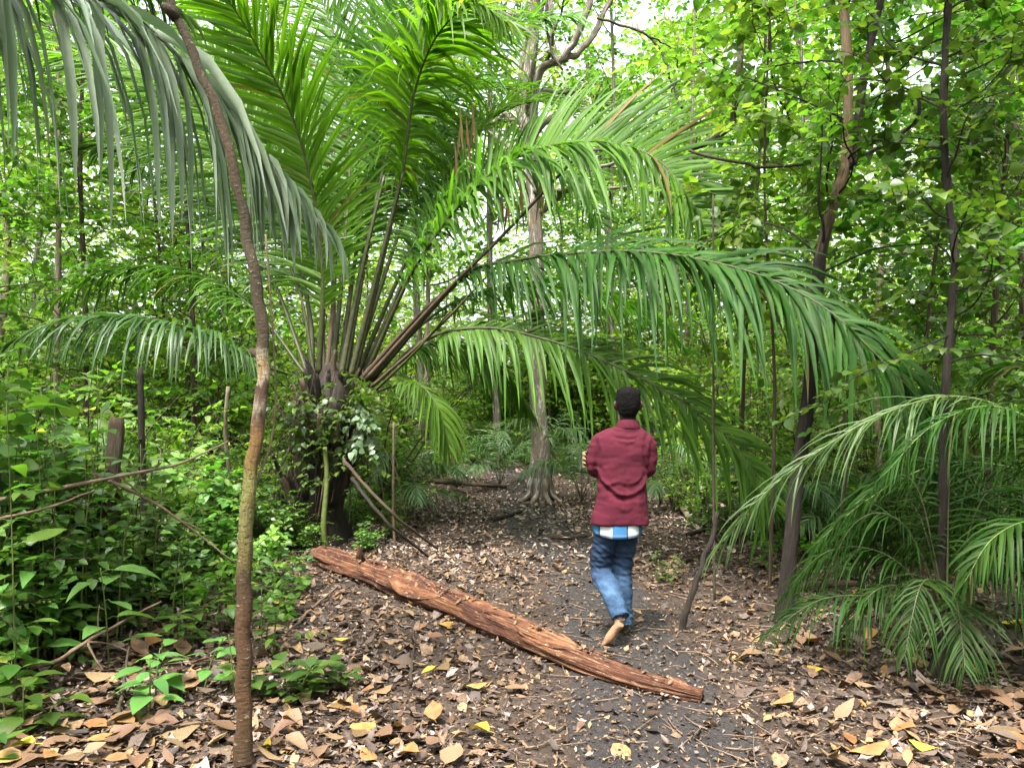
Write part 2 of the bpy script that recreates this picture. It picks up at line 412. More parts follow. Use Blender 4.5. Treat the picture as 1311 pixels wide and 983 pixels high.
def finish_litter(mb):
  tag(mb.build('leaf_litter', [M_LITTER, M_LITTER_GREY, M_LITTER_BRIGHTENED]), 'brown and grey leaf litter covering the forest floor', 'leaf litter', kind='stuff')

# fine twig bits lying in the litter
mb = MB()
for k in range(1100):
    y = 3.0 + 9 * rng.random() ** 1.4; x = rng.uniform(-0.7, 0.7) * y
    a = rng.uniform(0, math.pi); L = rng.uniform(0.06, 0.30)
    p = np.array([x, y, float(gz(x, y)) + 0.016]); e = np.array([math.cos(a), math.sin(a), rng.uniform(-0.03, 0.06)]) * L
    tube(mb, spline([p, p + e * 0.5 + rng.normal(0, 0.012, 3) * [1, 1, 0.3], p + e], 5), np.linspace(0.004, 0.002, 5) * rng.uniform(0.7, 1.5), 4, False)
tag(mb.build('twig_litter', M_TWIG_PALE), 'thin broken twigs strewn through the leaf litter', 'twig litter', kind='stuff')

# single fallen leaves that show: each one a thing
protos = []
for k in range(6):
    mb = MB()
    leaves(mb, np.array([[0, -0.5, 0.0]]), np.array([[0, 1, 0.0]]), np.array([[0, 0, 1.0]]), 1.0, [0.24, 0.33, 0.28, 0.20, 0.36, 0.26][k], LEAF_FINE, [0.3, 0.1, 0.45, 0.2, -0.1, 0.3][k], [0.2, -0.2, 0.3, -0.3, 0.1, 0.25][k], [0.2, -0.3, 0.5, 0.3, 0.4, -0.4][k])
    tube(mb, spline([[0, -0.5, 0], [0.02, -0.62, 0.02], [0.05, -0.72, 0.0]], 4), 0.012, 4, False)
    protos.append(mb.mesh('fallen_leaf', M_LITTER))
def fallen(p, L, mat, label, group, rz=None, k=None, tint=None):
    o = bpy.data.objects.new('fallen_leaf', protos[int(rng.integers(6)) if k is None else k]); COL.objects.link(o)
    o.location = (p[0], p[1], p[2]); o.scale = (L, L, L)
    o.rotation_euler = (rng.uniform(-0.3, 0.3), rng.uniform(-0.3, 0.3), rng.uniform(0, 6.28) if rz is None else rz)
    o.material_slots[0].link = 'OBJECT'; o.material_slots[0].material = mat
    v = rng.uniform(0.65, 1.15) if tint is None else tint
    o.color = (v, v * rng.uniform(0.92, 1.0), v * rng.uniform(0.85, 1.0), 1)
    return tag(o, label, 'fallen leaf', group)
FG = 'fallen leaves lying on the leaf litter'
for (px, py, L, rz, lab) in ((612, 943, 0.125, 0.9, 'bright yellow fallen leaf lying below the middle of the fallen log'), (436, 826, 0.10, 1.6, 'bright yellow fallen leaf lying between the log and the thin banded sapling'),
                             (1042, 864, 0.11, 0.4, 'clean yellow fallen leaf lying below the dark leaning trunk'), (342, 968, 0.075, 0.2, 'small yellow fallen leaf lying against the foot of the banded sapling'),
                             (27, 965, 0.12, 1.5, 'upright yellow fallen leaf at the bottom corner by the seedlings'), (1180, 965, 0.10, 0.8, 'yellow green fallen leaf among large brown leaves below the small dark palm'),
                             (548, 867, 0.085, 2.2, 'pale yellow fallen leaf just beneath the tip side of the log'), (945, 857, 0.085, 2.9, 'crumpled yellow fallen leaf just beyond the thin end of the log'),
                             (760, 648, 0.10, 0.3, 'dull yellow fallen leaf on the floor beside the man'), (1292, 803, 0.16, 0.5, 'large ochre fallen leaf beside the small dark palm')):
    p = G(px, py); p[2] += 0.055
    fallen(p, L * 1.15, M_LITTER_YELLOW, lab, FG, rz, tint=1.0)
for (px, py, L, rz, lab) in ((44, 890, 0.20, 0.2, 'big orange fallen leaf at the edge of the seedling patch'), (120, 935, 0.16, 1.2, 'orange tan fallen leaf below the bright seedling'), (1110, 967, 0.19, 1.4, 'long orange fallen leaf in front of the small dark palm'),
                             (610, 886, 0.13, 1.5, 'orange fallen leaf lying flat below the log'), (465, 940, 0.17, 2.4, 'curled orange fallen leaf between the sapling and the yellow leaf'), (556, 925, 0.15, 0.1, 'tan fallen leaf standing on edge above the yellow leaf'),
                             (1000, 905, 0.15, 1.9, 'rust orange fallen leaf below the thin end of the log'), (1150, 940, 0.17, 0.6, 'pale tan fallen leaf with raised rim by the long orange leaf')):
    p = G(px, py); p[2] += 0.055
    fallen(p, L, M_LITTER_ORANGE, lab, FG, rz, tint=1.0)
for k in range(230):
    while True:
        px = rng.uniform(-10, 1320); py = 983 - 210 * rng.random() ** 1.6
        if 640 < px < 860 and py < 860: continue
        p = G(px, py)
        if rng.random() < np.clip(.5 * (path_dist(p[0], p[1]) - .4), .06, 1): break
    p[2] += rng.uniform(0.025, 0.06)
    r = rng.random()
    fallen(p, rng.uniform(0.09, 0.19), M_LITTER if r < 0.66 else (M_LITTER_GREY if r < 0.87 else M_LITTER_ORANGE),
           'dry brown fallen leaf lying in the leaf litter', 'dry fallen leaves on the forest floor')

# ================================================================== the fallen log
def build_log():
    top = [(396, 694), (450, 703), (500, 718), (600, 760), (700, 802), (800, 848), (860, 868), (899, 881)]
    bot = [(404, 722), (450, 740), (500, 760), (600, 801), (700, 846), (800, 880), (860, 895), (899, 902)]
    pts, rad = [], []
    for a, b in zip(top, bot):
        g = G(*b); d = g[1]
        r = math.hypot(b[0] - a[0], b[1] - a[1]) * 0.42 / F * d
        c = P((a[0] + b[0]) / 2, (a[1] + b[1]) / 2, d + r * 0.8)
        c[2] = g[2] + r * 0.86
        pts.append(c); rad.append(r)
    n = 230; sides = 56
    pr = spline(np.hstack([np.array(pts), np.array(rad)[:, None]]), n)
    c, r = pr[:, :3], pr[:, 3]
    T, A, B = frames(c)
    ang = np.linspace(0, 2 * math.pi, sides, endpoint=False)
    s = np.concatenate([[0], np.cumsum(np.linalg.norm(np.diff(c, axis=0), axis=1))])
    V = np.zeros((n, sides, 3)); at = np.zeros((n, sides, 3))
    for i in range(n):
        for j in range(sides):
            ca, sa = math.cos(ang[j]), math.sin(ang[j])
            k = 1 + 0.30 * noise.noise((ca * 0.9, sa * 0.9, s[i] * 1.3)) + 0.15 * noise.noise((ca * 3, sa * 3, s[i] * 1.4)) \
                + 0.10 * noise.noise((ca * 2, sa * 2, s[i] * 5)) - 0.17 * abs(noise.noise((ca * 5, sa * 5, s[i] * 0.5 + 9))) + 0.06 * noise.noise((ca * 11, sa * 11, s[i] * 2.2)) + 0.05 * noise.noise((ca * 6, sa * 6, s[i] * 9))
            e = min(1, (s[i] + 0.01) / 0.12 ) ** 0.5 * (0.85 + 0.15 * min(1, (s[-1] - s[i] + 0.02) / 0.12)) * (1 if i < n - 10 else 1 + .5 * noise.noise((ca * 3, sa * 3, 7)))
            if i < 6: e *= 0.85 + 0.5 * noise.noise((ca * 4, sa * 4, 2))
            V[i, j] = c[i] + (A[i] * ca + B[i] * sa) * r[i] * k * e
            at[i, j] = (ca, sa, s[i])
    i, j = np.meshgrid(np.arange(n - 1), np.arange(sides), indexing='ij'); j2 = (j + 1) % sides
    q = np.stack([i * sides + j, i * sides + j2, (i + 1) * sides + j2, (i + 1) * sides + j], -1).reshape(-1, 4)
    t = NT('rotten_wood')
    a = t.n('ShaderNodeAttribute', attribute_name='bark').outputs['Vector']
    n1 = t.noise(t.vmul(a, (4.5, 4.5, 1.1)), 2.0, 9, 0.72)
    n2 = t.noise(t.vmul(a, (1.1, 1.1, 1.3)), 1.6, 5, 0.7)
    n3 = t.noise(t.vmul(a, (2.2, 2.2, 5)), 2.6, 6, 0.78)
    c0 = t.ramp(n1, [(0.30, (0.030, 0.013, 0.008)), (0.42, (0.07, 0.032, 0.019)), (0.54, (0.20, 0.085, 0.038)), (0.68, (0.36, 0.215, 0.125)), (0.8, (0.46, 0.36, 0.26))])
    c1 = t.ramp(n1, [(0.32, (0.02, 0.010, 0.008)), (0.5, (0.06, 0.021, 0.013)), (0.68, (0.11, 0.047, 0.032)), (0.8, (0.26, 0.16, 0.10))])
    f = t.n('ShaderNodeMapRange', {'Value': n2, 'From Min': 0.44, 'From Max': 0.56}).outputs[0]
    cc = t.mix(f, c0, c1)
    f3 = t.n('ShaderNodeMapRange', {'Value': n3, 'From Min': 0.58, 'From Max': 0.66}).outputs[0]
    cc = t.mix(f3, cc, (0.40, 0.29, 0.19))
    f4 = t.n('ShaderNodeMapRange', {'Value': n3, 'From Min': 0.40, 'From Max': 0.33}).outputs[0]
    cc = t.mix(f4, cc, (0.012, 0.007, 0.005))
    pb = t.n('ShaderNodeBsdfPrincipled', {'Base Color': cc, 'Roughness': 0.85, 'Specular IOR Level': 0.25, 'Normal': t.bump(t.math('ADD', n1, t.math('MULTIPLY', n3, 0.6)), 1.0, 0.03)})
    mat = t.done(pb.outputs[0])
    root = thing('fallen_log', c[0] * 0 + [c[n // 2][0], c[n // 2][1], 0], 'rotting reddish brown log lying slanted across the trail', 'log')
    mb = MB(); mb.add(V.reshape(-1, 3), [q, np.array([np.arange(sides)[::-1]]), np.array([(n - 1) * sides + np.arange(sides)])], at.reshape(-1, 3))
    mb.build('rotten_wood', mat, root)
    # loose bark strips peeling off the log
    for (u, aa, ln, w) in ((0.18, 0.8, 0.9, 0.05), (0.36, 2.4, 0.7, 0.045), (0.52, 1.2, 0.8, 0.05), (0.70, 2.0, 0.6, 0.035), (0.80, 0.9, 0.5, 0.03), (0.93, 1.5, 0.35, 0.02)):
        i0 = int(u * n); i1 = min(n - 1, int(i0 + ln / s[-1] * n))
        ids = np.linspace(i0, i1, 14).astype(int)
        rows = []
        for m_, ii in enumerate(ids):
            lift = 1.04 + 0.10 * math.sin(math.pi * m_ / 13) + 0.05 * noise.noise((ii * 0.1, u * 9, 0))
            for kk in range(4):
                an = aa + (kk - 1.5) * w / r[ii] * (0.4 + math.sin(math.pi * (m_ + 0.6) / 14.2))
                jj = int(an / (2 * math.pi) * sides) % sides
                dirv = A[ii] * math.cos(an) + B[ii] * math.sin(an)
                base = np.linalg.norm(V[ii, jj] - c[ii])
                rows.append(c[ii] + dirv * base * lift)
        rows = np.array(rows); inner = rows - np.repeat(unit(rows.reshape(14, 4, 3).mean(1) - c[ids]), 4, axis=0) * 0.008
        i_, j_ = np.meshgrid(np.arange(13), np.arange(3), indexing='ij')
        qq = np.stack([i_ * 4 + j_, i_ * 4 + j_ + 1, (i_ + 1) * 4 + j_ + 1, (i_ + 1) * 4 + j_], -1).reshape(-1, 4)
        mb = MB(); at2 = np.stack([np.tile(np.linspace(0, .4, 4), 14), np.zeros(56), np.repeat(s[ids], 4)], 1)
        mb.add(rows, [qq], at2); mb.add(inner, [qq[:, ::-1]], at2)
        mb.build('bark_strip', mat, root)
    # a broken branch stub
    for (u, an) in ((0.22, 1.9),):
        ii = int(u * n); dv = A[ii] * math.cos(an) + B[ii] * math.sin(an)
        if dv[2] < 0: dv = -dv
        mb = MB(); b0 = c[ii] + dv * r[ii] * 0.7
        tube(mb, [b0, b0 + dv * 0.09 + T[ii] * 0.02, b0 + dv * 0.16 + T[ii] * 0.05], [0.045, 0.03, 0.014], 8, True, 0.4)
        mb.build('branch_stub', mat, root)
    return c, r, T
LOG_C, LOG_R, LOG_T = build_log()
n_ = 150; ii = rng.integers(12, len(LOG_C) - 5, n_); of = rng.normal(0, .35, n_)
sd_ = unit(np.cross(LOG_T[ii], [0, 0, 1.0]))
pos = LOG_C[ii] + sd_ * (np.sin(of) * LOG_R[ii])[:, None] + np.array([0, 0, 1.0]) * (np.cos(of) * LOG_R[ii] * 1.05 + .004)[:, None]
upn = unit(sd_ * np.sin(of)[:, None] + np.array([0, 0, 1.0]) + rng.normal(0, .25, (n_, 3)))
L_ = rng.uniform(.015, .06, n_); dl_ = rdir(n_, -.2, .2); dl_ = unit(dl_ - upn * (dl_ * upn).sum(1)[:, None])
leaves(LITTER_MB, pos - dl_ * (L_ / 2)[:, None], dl_, upn, L_, L_ * .3, LEAF_MID, .3, 0, rng.uniform(-.6, .6, n_), 0)
finish_litter(LITTER_MB)

# ================================================================== fallen sticks
def stick(pts, r0, r1, mat, label, cat='fallen branch', name='fallen_branch', forks=(), group='fallen branches on the forest floor', lift=0.5, sides=8, wob=0.35):
    pts = [np.array(p, float) for p in pts]
    p = spline(pts, 22)
    p = p + np.array([[noise.noise((t * 2.1, 1.7 + p[0][0], 0)), noise.noise((t * 2.1, 5 + p[0][1], 2)), 0.4 * noise.noise((t * 2.1, 9, 4))] for t in np.linspace(0, 4, 22)]) * min(r0 * 0.9, .02)
    mb = MB(); tube(mb, p, np.linspace(r0, r1, 22), sides, True, wob, seed=p[0][0])
    for (u, vec, rr) in forks:
        b = p[int(u * 21)]; v = np.array(vec, float)
        tube(mb, spline([b, b + v * 0.5 + rng.normal(0, 0.02, 3), b + v], 8), np.linspace(rr, rr * 0.35, 8), 6, True, 0.3)
    return tag(mb.build(name, mat, None, p.mean(0)), label, cat, group)
def on(px, py, h=0.0):
    p = G(px, py); p[2] += h; return p
stick([on(572, 579, .08), on(600, 590, .1), on(640, 602, .08)], 0.075, 0.05, M_BARK, 'grey broken branch lying at the far end of the clearing')
stick([on(545, 618, .05), on(600, 622, .04), on(648, 626, .05)], 0.05, 0.03, M_BARK_BROWN, 'thin brown branch lying level before the buttressed tree')
stick([on(630, 668, .03), on(650, 663, .03), on(668, 657, .03)], 0.03, 0.02, M_BARK_DARK, 'short dark stick lying below the buttress roots')
stick([on(705, 690, .03), on(730, 691, .03), on(752, 688, .03)], 0.025, 0.015, M_BARK_BROWN, 'short brown stick lying on the trail behind the man')
stick([on(1010, 756, .03), on(1075, 754, .05), on(1130, 752, .03)], 0.04, 0.022, M_BARK_BROWN, 'brown branch lying flat beyond the dark leaning trunk')
stick([on(868, 648, .1), on(882, 668, .06), on(896, 684, .04)], 0.05, 0.03, M_BARK_PALE, 'pale stub of wood lying beside the path past the man')
stick([on(880, 690, .05), on(905, 686, .08), on(930, 690, .05)], 0.03, 0.02, M_BARK_DARK, 'dark thin branch lying behind the upright broken stick')
stick([on(525, 880, .03), on(528, 850, .03), on(531, 828, .03)], 0.012, 0.006, M_TWIG, 'thin dark twig lying end-on before the log')
stick([on(383, 800, .03), on(405, 780, .04), on(432, 755, .03)], 0.012, 0.007, M_TWIG_PALE, 'thin pale twig lying between the log and the sapling')
stick([on(150, 930, .03), on(160, 880, .05), on(168, 850, .2)], 0.012, 0.006, M_TWIG, 'dark upright twig under the bright seedling')
# the broken stick standing in the ground
b = G(870, 808)
stick([b - [0, 0, .05], P(884, 765, b[1]), P(903, 712, b[1] + .03), P(914, 682, b[1] + .05), P(918, 655, b[1] + .05)], 0.026, 0.017, M_BARK_DARK,
      'broken dark stick standing aslant in the ground past the man', 'stick', 'broken_stick', [(0.55, (-0.06, 0, -0.03), 0.015), (0.7, (0.05, 0.02, 0.09), 0.012)], 'standing sticks')
# dead petioles fallen from the palm crown
stick([P(440, 590, 8.2), P(500, 655, 7.9), on(560, 706, .03)], 0.02, 0.012, M_BARK_BROWN, 'upper of two dead palm stalks sloping from the trunk to the floor', 'palm stalk', 'fallen_palm_stalk', (), 'dead palm stalks', sides=6)
stick([P(450, 612, 8.0), P(495, 668, 7.7), on(548, 716, .03)], 0.02, 0.012, M_BARK_DARK, 'lower of two dead palm stalks sloping from the trunk to the floor', 'palm stalk', 'fallen_palm_stalk', (), 'dead palm stalks', sides=6)
# dead branches in the thicket
stick([P(-30, 645, 4.5), P(60, 628, 4.6), P(170, 606, 4.8), P(235, 592, 5.0), P(290, 565, 5.2)], 0.015, 0.005, M_TWIG_PALE, 'long bare pinkish branch reaching level through the thicket', 'dead branch', 'dead_branch',
      [(0.55, (0.12, 0.1, -0.16), 0.008), (0.7, (-0.05, 0.1, 0.14), 0.006)], 'dead branches in the thicket')
stick([P(120, 606, 4.9), P(200, 645, 5.0), P(262, 690, 5.1), P(300, 720, 5.1)], 0.011, 0.004, M_TWIG_PALE, 'bare branch slanting down to the banded sapling', 'dead branch', 'dead_branch', [(0.6, (0.14, 0, -0.06), 0.005)], 'dead branches in the thicket')
stick([P(-20, 668, 4.4), P(60, 650, 4.5), P(120, 628, 4.7)], 0.010, 0.005, M_TWIG_PALE, 'short bare branch just under the long pinkish branch', 'dead branch', 'dead_branch', (), 'dead branches in the thicket')
b = G(96, 868)
stick([b + [-0.35, 0.0, .02], b + [-.1, 0, .10], P(100, 828, b[1]), P(140, 805, b[1] + .2), P(205, 770, b[1] + .5)], 0.014, 0.007, M_TWIG_PALE, 'forked dead branch lying over the litter below the big seedling', 'dead branch', 'dead_branch',
      [(0.5, (0.12, -0.05, -0.14), 0.009), (0.5, (0.22, 0.1, -0.10), 0.007), (0.6, (-0.02, 0.05, 0.16), 0.006)], 'dead branches in the thicket')

# ================================================================== palms
def frond(parent, pts, name='frond', n=90, bare=0.3, Lmax=0.8, W=0.02, lift=0.3, droop=0.7, mat=None, rmat=None, r0=0.03, up=(0, 0, 1), fwd=(1.15, 0.45), jit=0.12, seg=6,
          tipL=0.35, prof=None, sides=(1, -1), wsides=1.0, rows=1):
    """a feathered palm leaf: leaflets are the part's own mesh, the midrib a sub-part"""
    m = 60
    c = spline(pts, m)
    T = unit(np.gradient(c, axis=0)); upv = np.array(up, float)
    t = np.linspace(bare, 0.995, n); f = t * (m - 1); i0 = np.minimum(f.astype(int), m - 2); fr = (f - i0)[:, None]
    base = c[i0] * (1 - fr) + c[i0 + 1] * fr; tt = unit(T[i0] * (1 - fr) + T[i0 + 1] * fr)
    S = np.cross(tt, upv); S = unit(S); U = np.cross(S, tt)
    u = (t - bare) / (1 - bare)
    env = np.minimum(1, 0.45 + 2.2 * u) * (1 - (1 - tipL) * smooth(0.55, 1.0, u))
    mb = MB()
    for s in sides:
        N = n
        jl = 1 + jit * rng.normal(0, 1, N)
        RN = lambda: np.clip(rng.normal(0, 1, N), -1.7, 1.7)
        a = fwd[0] + (fwd[1] - fwd[0]) * u + 0.10 * RN()
        lf = (lift if np.isscalar(lift) else lift[0 if s > 0 else 1]) + jit * 1.4 * RN()
        d = unit(tt * np.cos(a)[:, None] + S * (s * np.sin(a) * wsides)[:, None] + U * lf[:, None])
        L = Lmax * env * jl * np.where(rng.random(N) < .06, rng.uniform(.35, .8, N), 1); w = 0.82 * W * (0.75 + 0.25 * env) * (1 + 0.12 * rng.normal(0, 1, N))
        dr = np.maximum(0.02, (droop if np.isscalar(droop) else droop[0 if s > 0 else 1]) * (1 + 0.35 * RN()))
        side = unit(tt - d * (tt * d).sum(1)[:, None])
        # a twist of the blade round its own axis
        tw = rng.normal(0, 0.24, N)
        nor = np.cross(d, side); side = side * np.cos(tw)[:, None] + nor * np.sin(tw)[:, None]
        prof_ = [(0, .55), (.1, .9), (.3, 1), (.55, .85), (.8, .5), (1, .03)] if seg == 6 else [(0, .6), (.25, 1), (.6, .8), (1, .03)]
        V = np.zeros((N, len(prof_), 3, 3)); p = base.copy(); dd = d.copy(); last = 0
        for k, (x, wk) in enumerate(prof_):
            p = p + dd * (L * (x - last))[:, None]
            sd = unit(side - dd * (side * dd).sum(1)[:, None]); nn = np.cross(sd, dd)
            ww = (w * wk)[:, None]
            V[:, k, 0] = p - sd * ww - nn * ww * 0.35; V[:, k, 1] = p; V[:, k, 2] = p + sd * ww - nn * ww * 0.35
            step = (prof_[k + 1][0] - x) if k + 1 < len(prof_) else 0
            dd = unit(dd + np.array([0, 0, -1.0]) * (dr * step * (1.0 + 1.6 * x))[:, None] + rng.normal(0, 0.02, (N, 3)))
            last = x
        M_ = len(prof_)
        qd = np.array([[k * 3 + e, k * 3 + e + 1, (k + 1) * 3 + e + 1, (k + 1) * 3 + e] for k in range(M_ - 1) for e in (0, 1)])
        fc = ((np.arange(N) * M_ * 3)[:, None, None] + qd[None]).reshape(-1, 4)
        mb.add(V.reshape(-1, 3), [fc])
    fo = mb.build(name, mat or M_PALM, parent)
    rb = MB(); tube(rb, c, r0 * (1 - 0.88 * np.linspace(0, 1, m) ** 0.7), 7, True, flat=0.75)
    sub(fo, 'midrib', rb, rmat or M_RACHIS)
    return fo

PB = G(408, 692); PB[1] = 9.0; PB[0] = (408 - CX) / F * 9.0; PB[2] = float(gz(PB[0], PB[1]))
palm = thing('oil_palm', PB, 'large palm with arching feathery fronds and a stout shaggy trunk behind the log', 'palm')
mb = MB()
tr = spline([PB + [0.03, 0.1, -.1], PB + [0.0, 0.05, 0.5], PB + [0.05, 0, 1.1], PB + [0.17, 0, 1.75], PB + [0.18, 0, 2.05]], 40)
tube(mb, tr, np.interp(np.linspace(0, 1, 40), [0, .3, .7, .86, 1], [.40, .30, .31, .26, .10]), 22, True, 0.5)
mb.build('trunk', M_BARK_DARK, palm)
# stubs of old leaf bases round the trunk
for k in range(70):
    z = 0.1 + 1.95 * rng.random() ** 0.7; a = k * 2.4 + rng.normal(0, .15)
    b0 = np.array([PB[0] + 0.12 * smooth(0.8, 1.8, z), PB[1], PB[2] + z]); o_ = np.array([math.cos(a), math.sin(a), 0])
    ln = rng.uniform(0.16, 0.46) * (1 - .5 * float(smooth(1.4, 1.9, z)))
    p0 = b0 + o_ * (0.27 - .14 * float(smooth(1.5, 2.1, z)))
    mb = MB(); sd = np.array([-o_[1], o_[0], 0])
    pth = spline([p0 - [0, 0, .12], p0 + o_ * ln * 0.35 + [0, 0, ln * 0.35], p0 + o_ * ln * 0.6 + [0, 0, ln * 0.9]], 7)
    tube(mb, pth, np.linspace(0.075, 0.03, 7) * rng.uniform(.7, 1.1) * (1 - .45 * float(smooth(1.4, 1.9, z))), 7, True, 0.5, flat=0.55, seed=k)
    mb.build('leaf_base', [M_BARK_DARK, M_BARK_DARK, M_RACHIS_DRY, M_BARK_BROWN][int(rng.integers(4))], palm)
# dry strands hanging from the trunk
for k in range(26):
    a = rng.uniform(0, 6.28); z = rng.uniform(0.9, 1.9); b0 = PB + [0.12 + 0.42 * math.cos(a), 0.42 * math.sin(a), z]; ln = rng.uniform(0.5, 1.2)
    mb = MB(); e = b0 + [rng.normal(0, .12) + .18 * math.cos(a), rng.normal(0, .1) + .18 * math.sin(a), -min(ln, z)]
    tube(mb, spline([b0, (b0 + e) / 2 + [0.08 * math.cos(a), 0.08 * math.sin(a), .1], e], 8), np.linspace(.016, .005, 8), 5, True, flat=0.4)
    mb.build('dry_strand', M_RACHIS_DRY if k % 3 else M_TWIG_PALE, palm)

heart = [PB[0] + .15, 9.0]
B_ = dict(mat=M_PALM_BRIGHT)
# upright and left-leaning fronds, bright against the sky
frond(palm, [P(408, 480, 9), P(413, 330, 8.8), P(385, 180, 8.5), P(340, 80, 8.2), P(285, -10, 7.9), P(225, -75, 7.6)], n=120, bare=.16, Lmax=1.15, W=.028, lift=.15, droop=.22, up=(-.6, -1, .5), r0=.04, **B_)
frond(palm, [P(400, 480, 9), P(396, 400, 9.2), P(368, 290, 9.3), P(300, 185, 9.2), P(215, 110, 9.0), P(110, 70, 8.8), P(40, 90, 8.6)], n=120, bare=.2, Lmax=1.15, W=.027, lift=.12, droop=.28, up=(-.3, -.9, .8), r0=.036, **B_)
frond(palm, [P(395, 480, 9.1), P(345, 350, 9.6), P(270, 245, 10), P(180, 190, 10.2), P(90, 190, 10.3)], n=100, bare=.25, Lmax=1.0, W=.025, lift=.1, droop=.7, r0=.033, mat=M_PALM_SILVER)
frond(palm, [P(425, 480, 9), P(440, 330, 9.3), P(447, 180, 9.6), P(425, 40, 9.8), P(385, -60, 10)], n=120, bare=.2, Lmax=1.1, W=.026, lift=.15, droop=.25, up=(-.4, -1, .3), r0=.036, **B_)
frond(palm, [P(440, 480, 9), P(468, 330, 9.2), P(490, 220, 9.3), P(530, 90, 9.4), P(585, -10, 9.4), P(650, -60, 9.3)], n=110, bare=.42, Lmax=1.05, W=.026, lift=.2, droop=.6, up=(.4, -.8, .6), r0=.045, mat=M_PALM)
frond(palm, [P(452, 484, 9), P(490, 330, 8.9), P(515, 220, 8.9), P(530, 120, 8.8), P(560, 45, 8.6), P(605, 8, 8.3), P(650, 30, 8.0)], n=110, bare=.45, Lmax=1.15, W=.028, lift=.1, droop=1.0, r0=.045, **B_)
# the arching frond above the trail
frond(palm, [P(466, 485, 9), P(530, 345, 8.8), P(600, 250, 8.5), P(660, 203, 8.2), P(720, 184, 7.9), P(790, 184, 7.6), P(845, 207, 7.3), P(885, 258, 7.1), P(905, 300, 7.0)], n=150, bare=.2, Lmax=.95, W=.027, lift=(-.35, 1.3), droop=(.8, .25), wsides=.75, r0=.04, mat=M_PALM, tipL=.55, jit=.2)
frond(palm, [P(462, 485, 9.1), P(520, 350, 9.3), P(560, 250, 9.5), P(620, 160, 9.6), P(690, 130, 9.6), P(760, 150, 9.5)], n=110, bare=.3, Lmax=.8, W=.021, lift=(.0, .8), droop=.5, r0=.034, mat=M_PALM)
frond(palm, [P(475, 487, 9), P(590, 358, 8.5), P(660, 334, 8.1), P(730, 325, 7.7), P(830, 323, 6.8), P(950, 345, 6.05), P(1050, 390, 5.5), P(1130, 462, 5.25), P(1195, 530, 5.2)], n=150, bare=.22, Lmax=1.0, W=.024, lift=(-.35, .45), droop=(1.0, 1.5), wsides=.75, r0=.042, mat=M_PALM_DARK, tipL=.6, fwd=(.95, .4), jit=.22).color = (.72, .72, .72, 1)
frond(palm, [P(480, 490, 9), P(545, 435, 8.6), P(620, 420, 8.2), P(700, 435, 7.9), P(780, 465, 7.7), P(870, 512, 7.4), P(950, 580, 7.2), P(988, 645, 7.1)], n=115, bare=.2, Lmax=.9, W=.022, jit=.18, lift=(-.5, .45), droop=(.9, .6), r0=.038, wsides=.7, fwd=(1.0, .45), mat=M_PALM, tipL=.55)
frond(palm, [P(478, 492, 9.2), P(530, 448, 9.4), P(580, 440, 9.4), P(640, 470, 9.3), P(680, 530, 9.2)], n=90, bare=.2, Lmax=.85, W=.022, lift=.1, droop=1.3, r0=.032, mat=M_PALM)
frond(palm, [P(470, 486, 9.1), P(560, 400, 9.4), P(640, 370, 9.7), P(730, 370, 9.9), P(820, 400, 10), P(880, 450, 10)], n=110, bare=.25, Lmax=.85, W=.022, lift=.3, droop=1.0, r0=.032, mat=M_PALM)
frond(palm, [P(485, 500, 8.8), P(530, 490, 8.5), P(560, 520, 8.3), P(575, 575, 8.2)], n=60, bare=.25, Lmax=.6, W=.018, lift=.2, droop=1.2, r0=.022, mat=M_PALM)
# the left-hanging silver frond
frond(palm, [P(395, 487, 9), P(330, 465, 8.5), P(270, 430, 8.1), P(180, 406, 7.6), P(80, 410, 7.2), P(10, 440, 7.0)], n=90, bare=.22, Lmax=.8, W=.019, lift=.2, droop=1.5, r0=.026, mat=M_PALM_SILVER).color = (.7, .72, .7, 1)
frond(palm, [P(392, 480, 9.1), P(330, 400, 9.4), P(250, 350, 9.6), P(150, 345, 9.7), P(60, 390, 9.7)], n=90, bare=.25, Lmax=.8, W=.02, lift=.2, droop=1.0, r0=.03, mat=M_PALM)
frond(palm, [P(430, 478, 9.3), P(420, 300, 10), P(380, 150, 10.6), P(330, 20, 11)], n=100, bare=.25, Lmax=1.0, W=.024, lift=.2, droop=.5, r0=.034, up=(-.4, -1, .3), mat=M_PALM)
frond(palm, [P(445, 478, 9.4), P(470, 300, 10.2), P(520, 190, 10.8), P(590, 120, 11.2), P(680, 110, 11.5)], n=100, bare=.3, Lmax=.95, W=.023, lift=.3, droop=.6, r0=.034, mat=M_PALM)
frond(palm, [P(434, 480, 9.1), P(455, 330, 9.4), P(478, 170, 9.7), P(500, 30, 10), P(520, -70, 10.2)], n=100, bare=.3, Lmax=1.0, W=.024, lift=.15, droop=.3, r0=.036, up=(.2, -1, .3), mat=M_PALM)
frond(palm, [P(450, 480, 9.2), P(500, 330, 9.5), P(545, 200, 9.7), P(600, 90, 9.8), P(670, 30, 9.8), P(740, 20, 9.7)], n=110, bare=.34, Lmax=.95, W=.022, lift=(-.2, .7), droop=(.8, .4), r0=.036, mat=M_PALM, jit=.2)
frond(palm, [P(456, 482, 9.1), P(515, 345, 9.0), P(560, 265, 9.0), P(610, 220, 8.9), P(680, 205, 8.8), P(740, 235, 8.7), P(770, 290, 8.6)], n=100, bare=.32, Lmax=.8, W=.020, lift=(-.3, .8), droop=(.9, .4), r0=.034, mat=M_PALM, jit=.2)
frond(palm, [P(415, 482, 9.2), P(405, 340, 9.6), P(350, 190, 9.9), P(270, 90, 10), P(180, 40, 10)], n=100, bare=.25, Lmax=1.0, W=.023, lift=.15, droop=.3, r0=.034, up=(-.4, -1, .5), mat=M_PALM_BRIGHT)
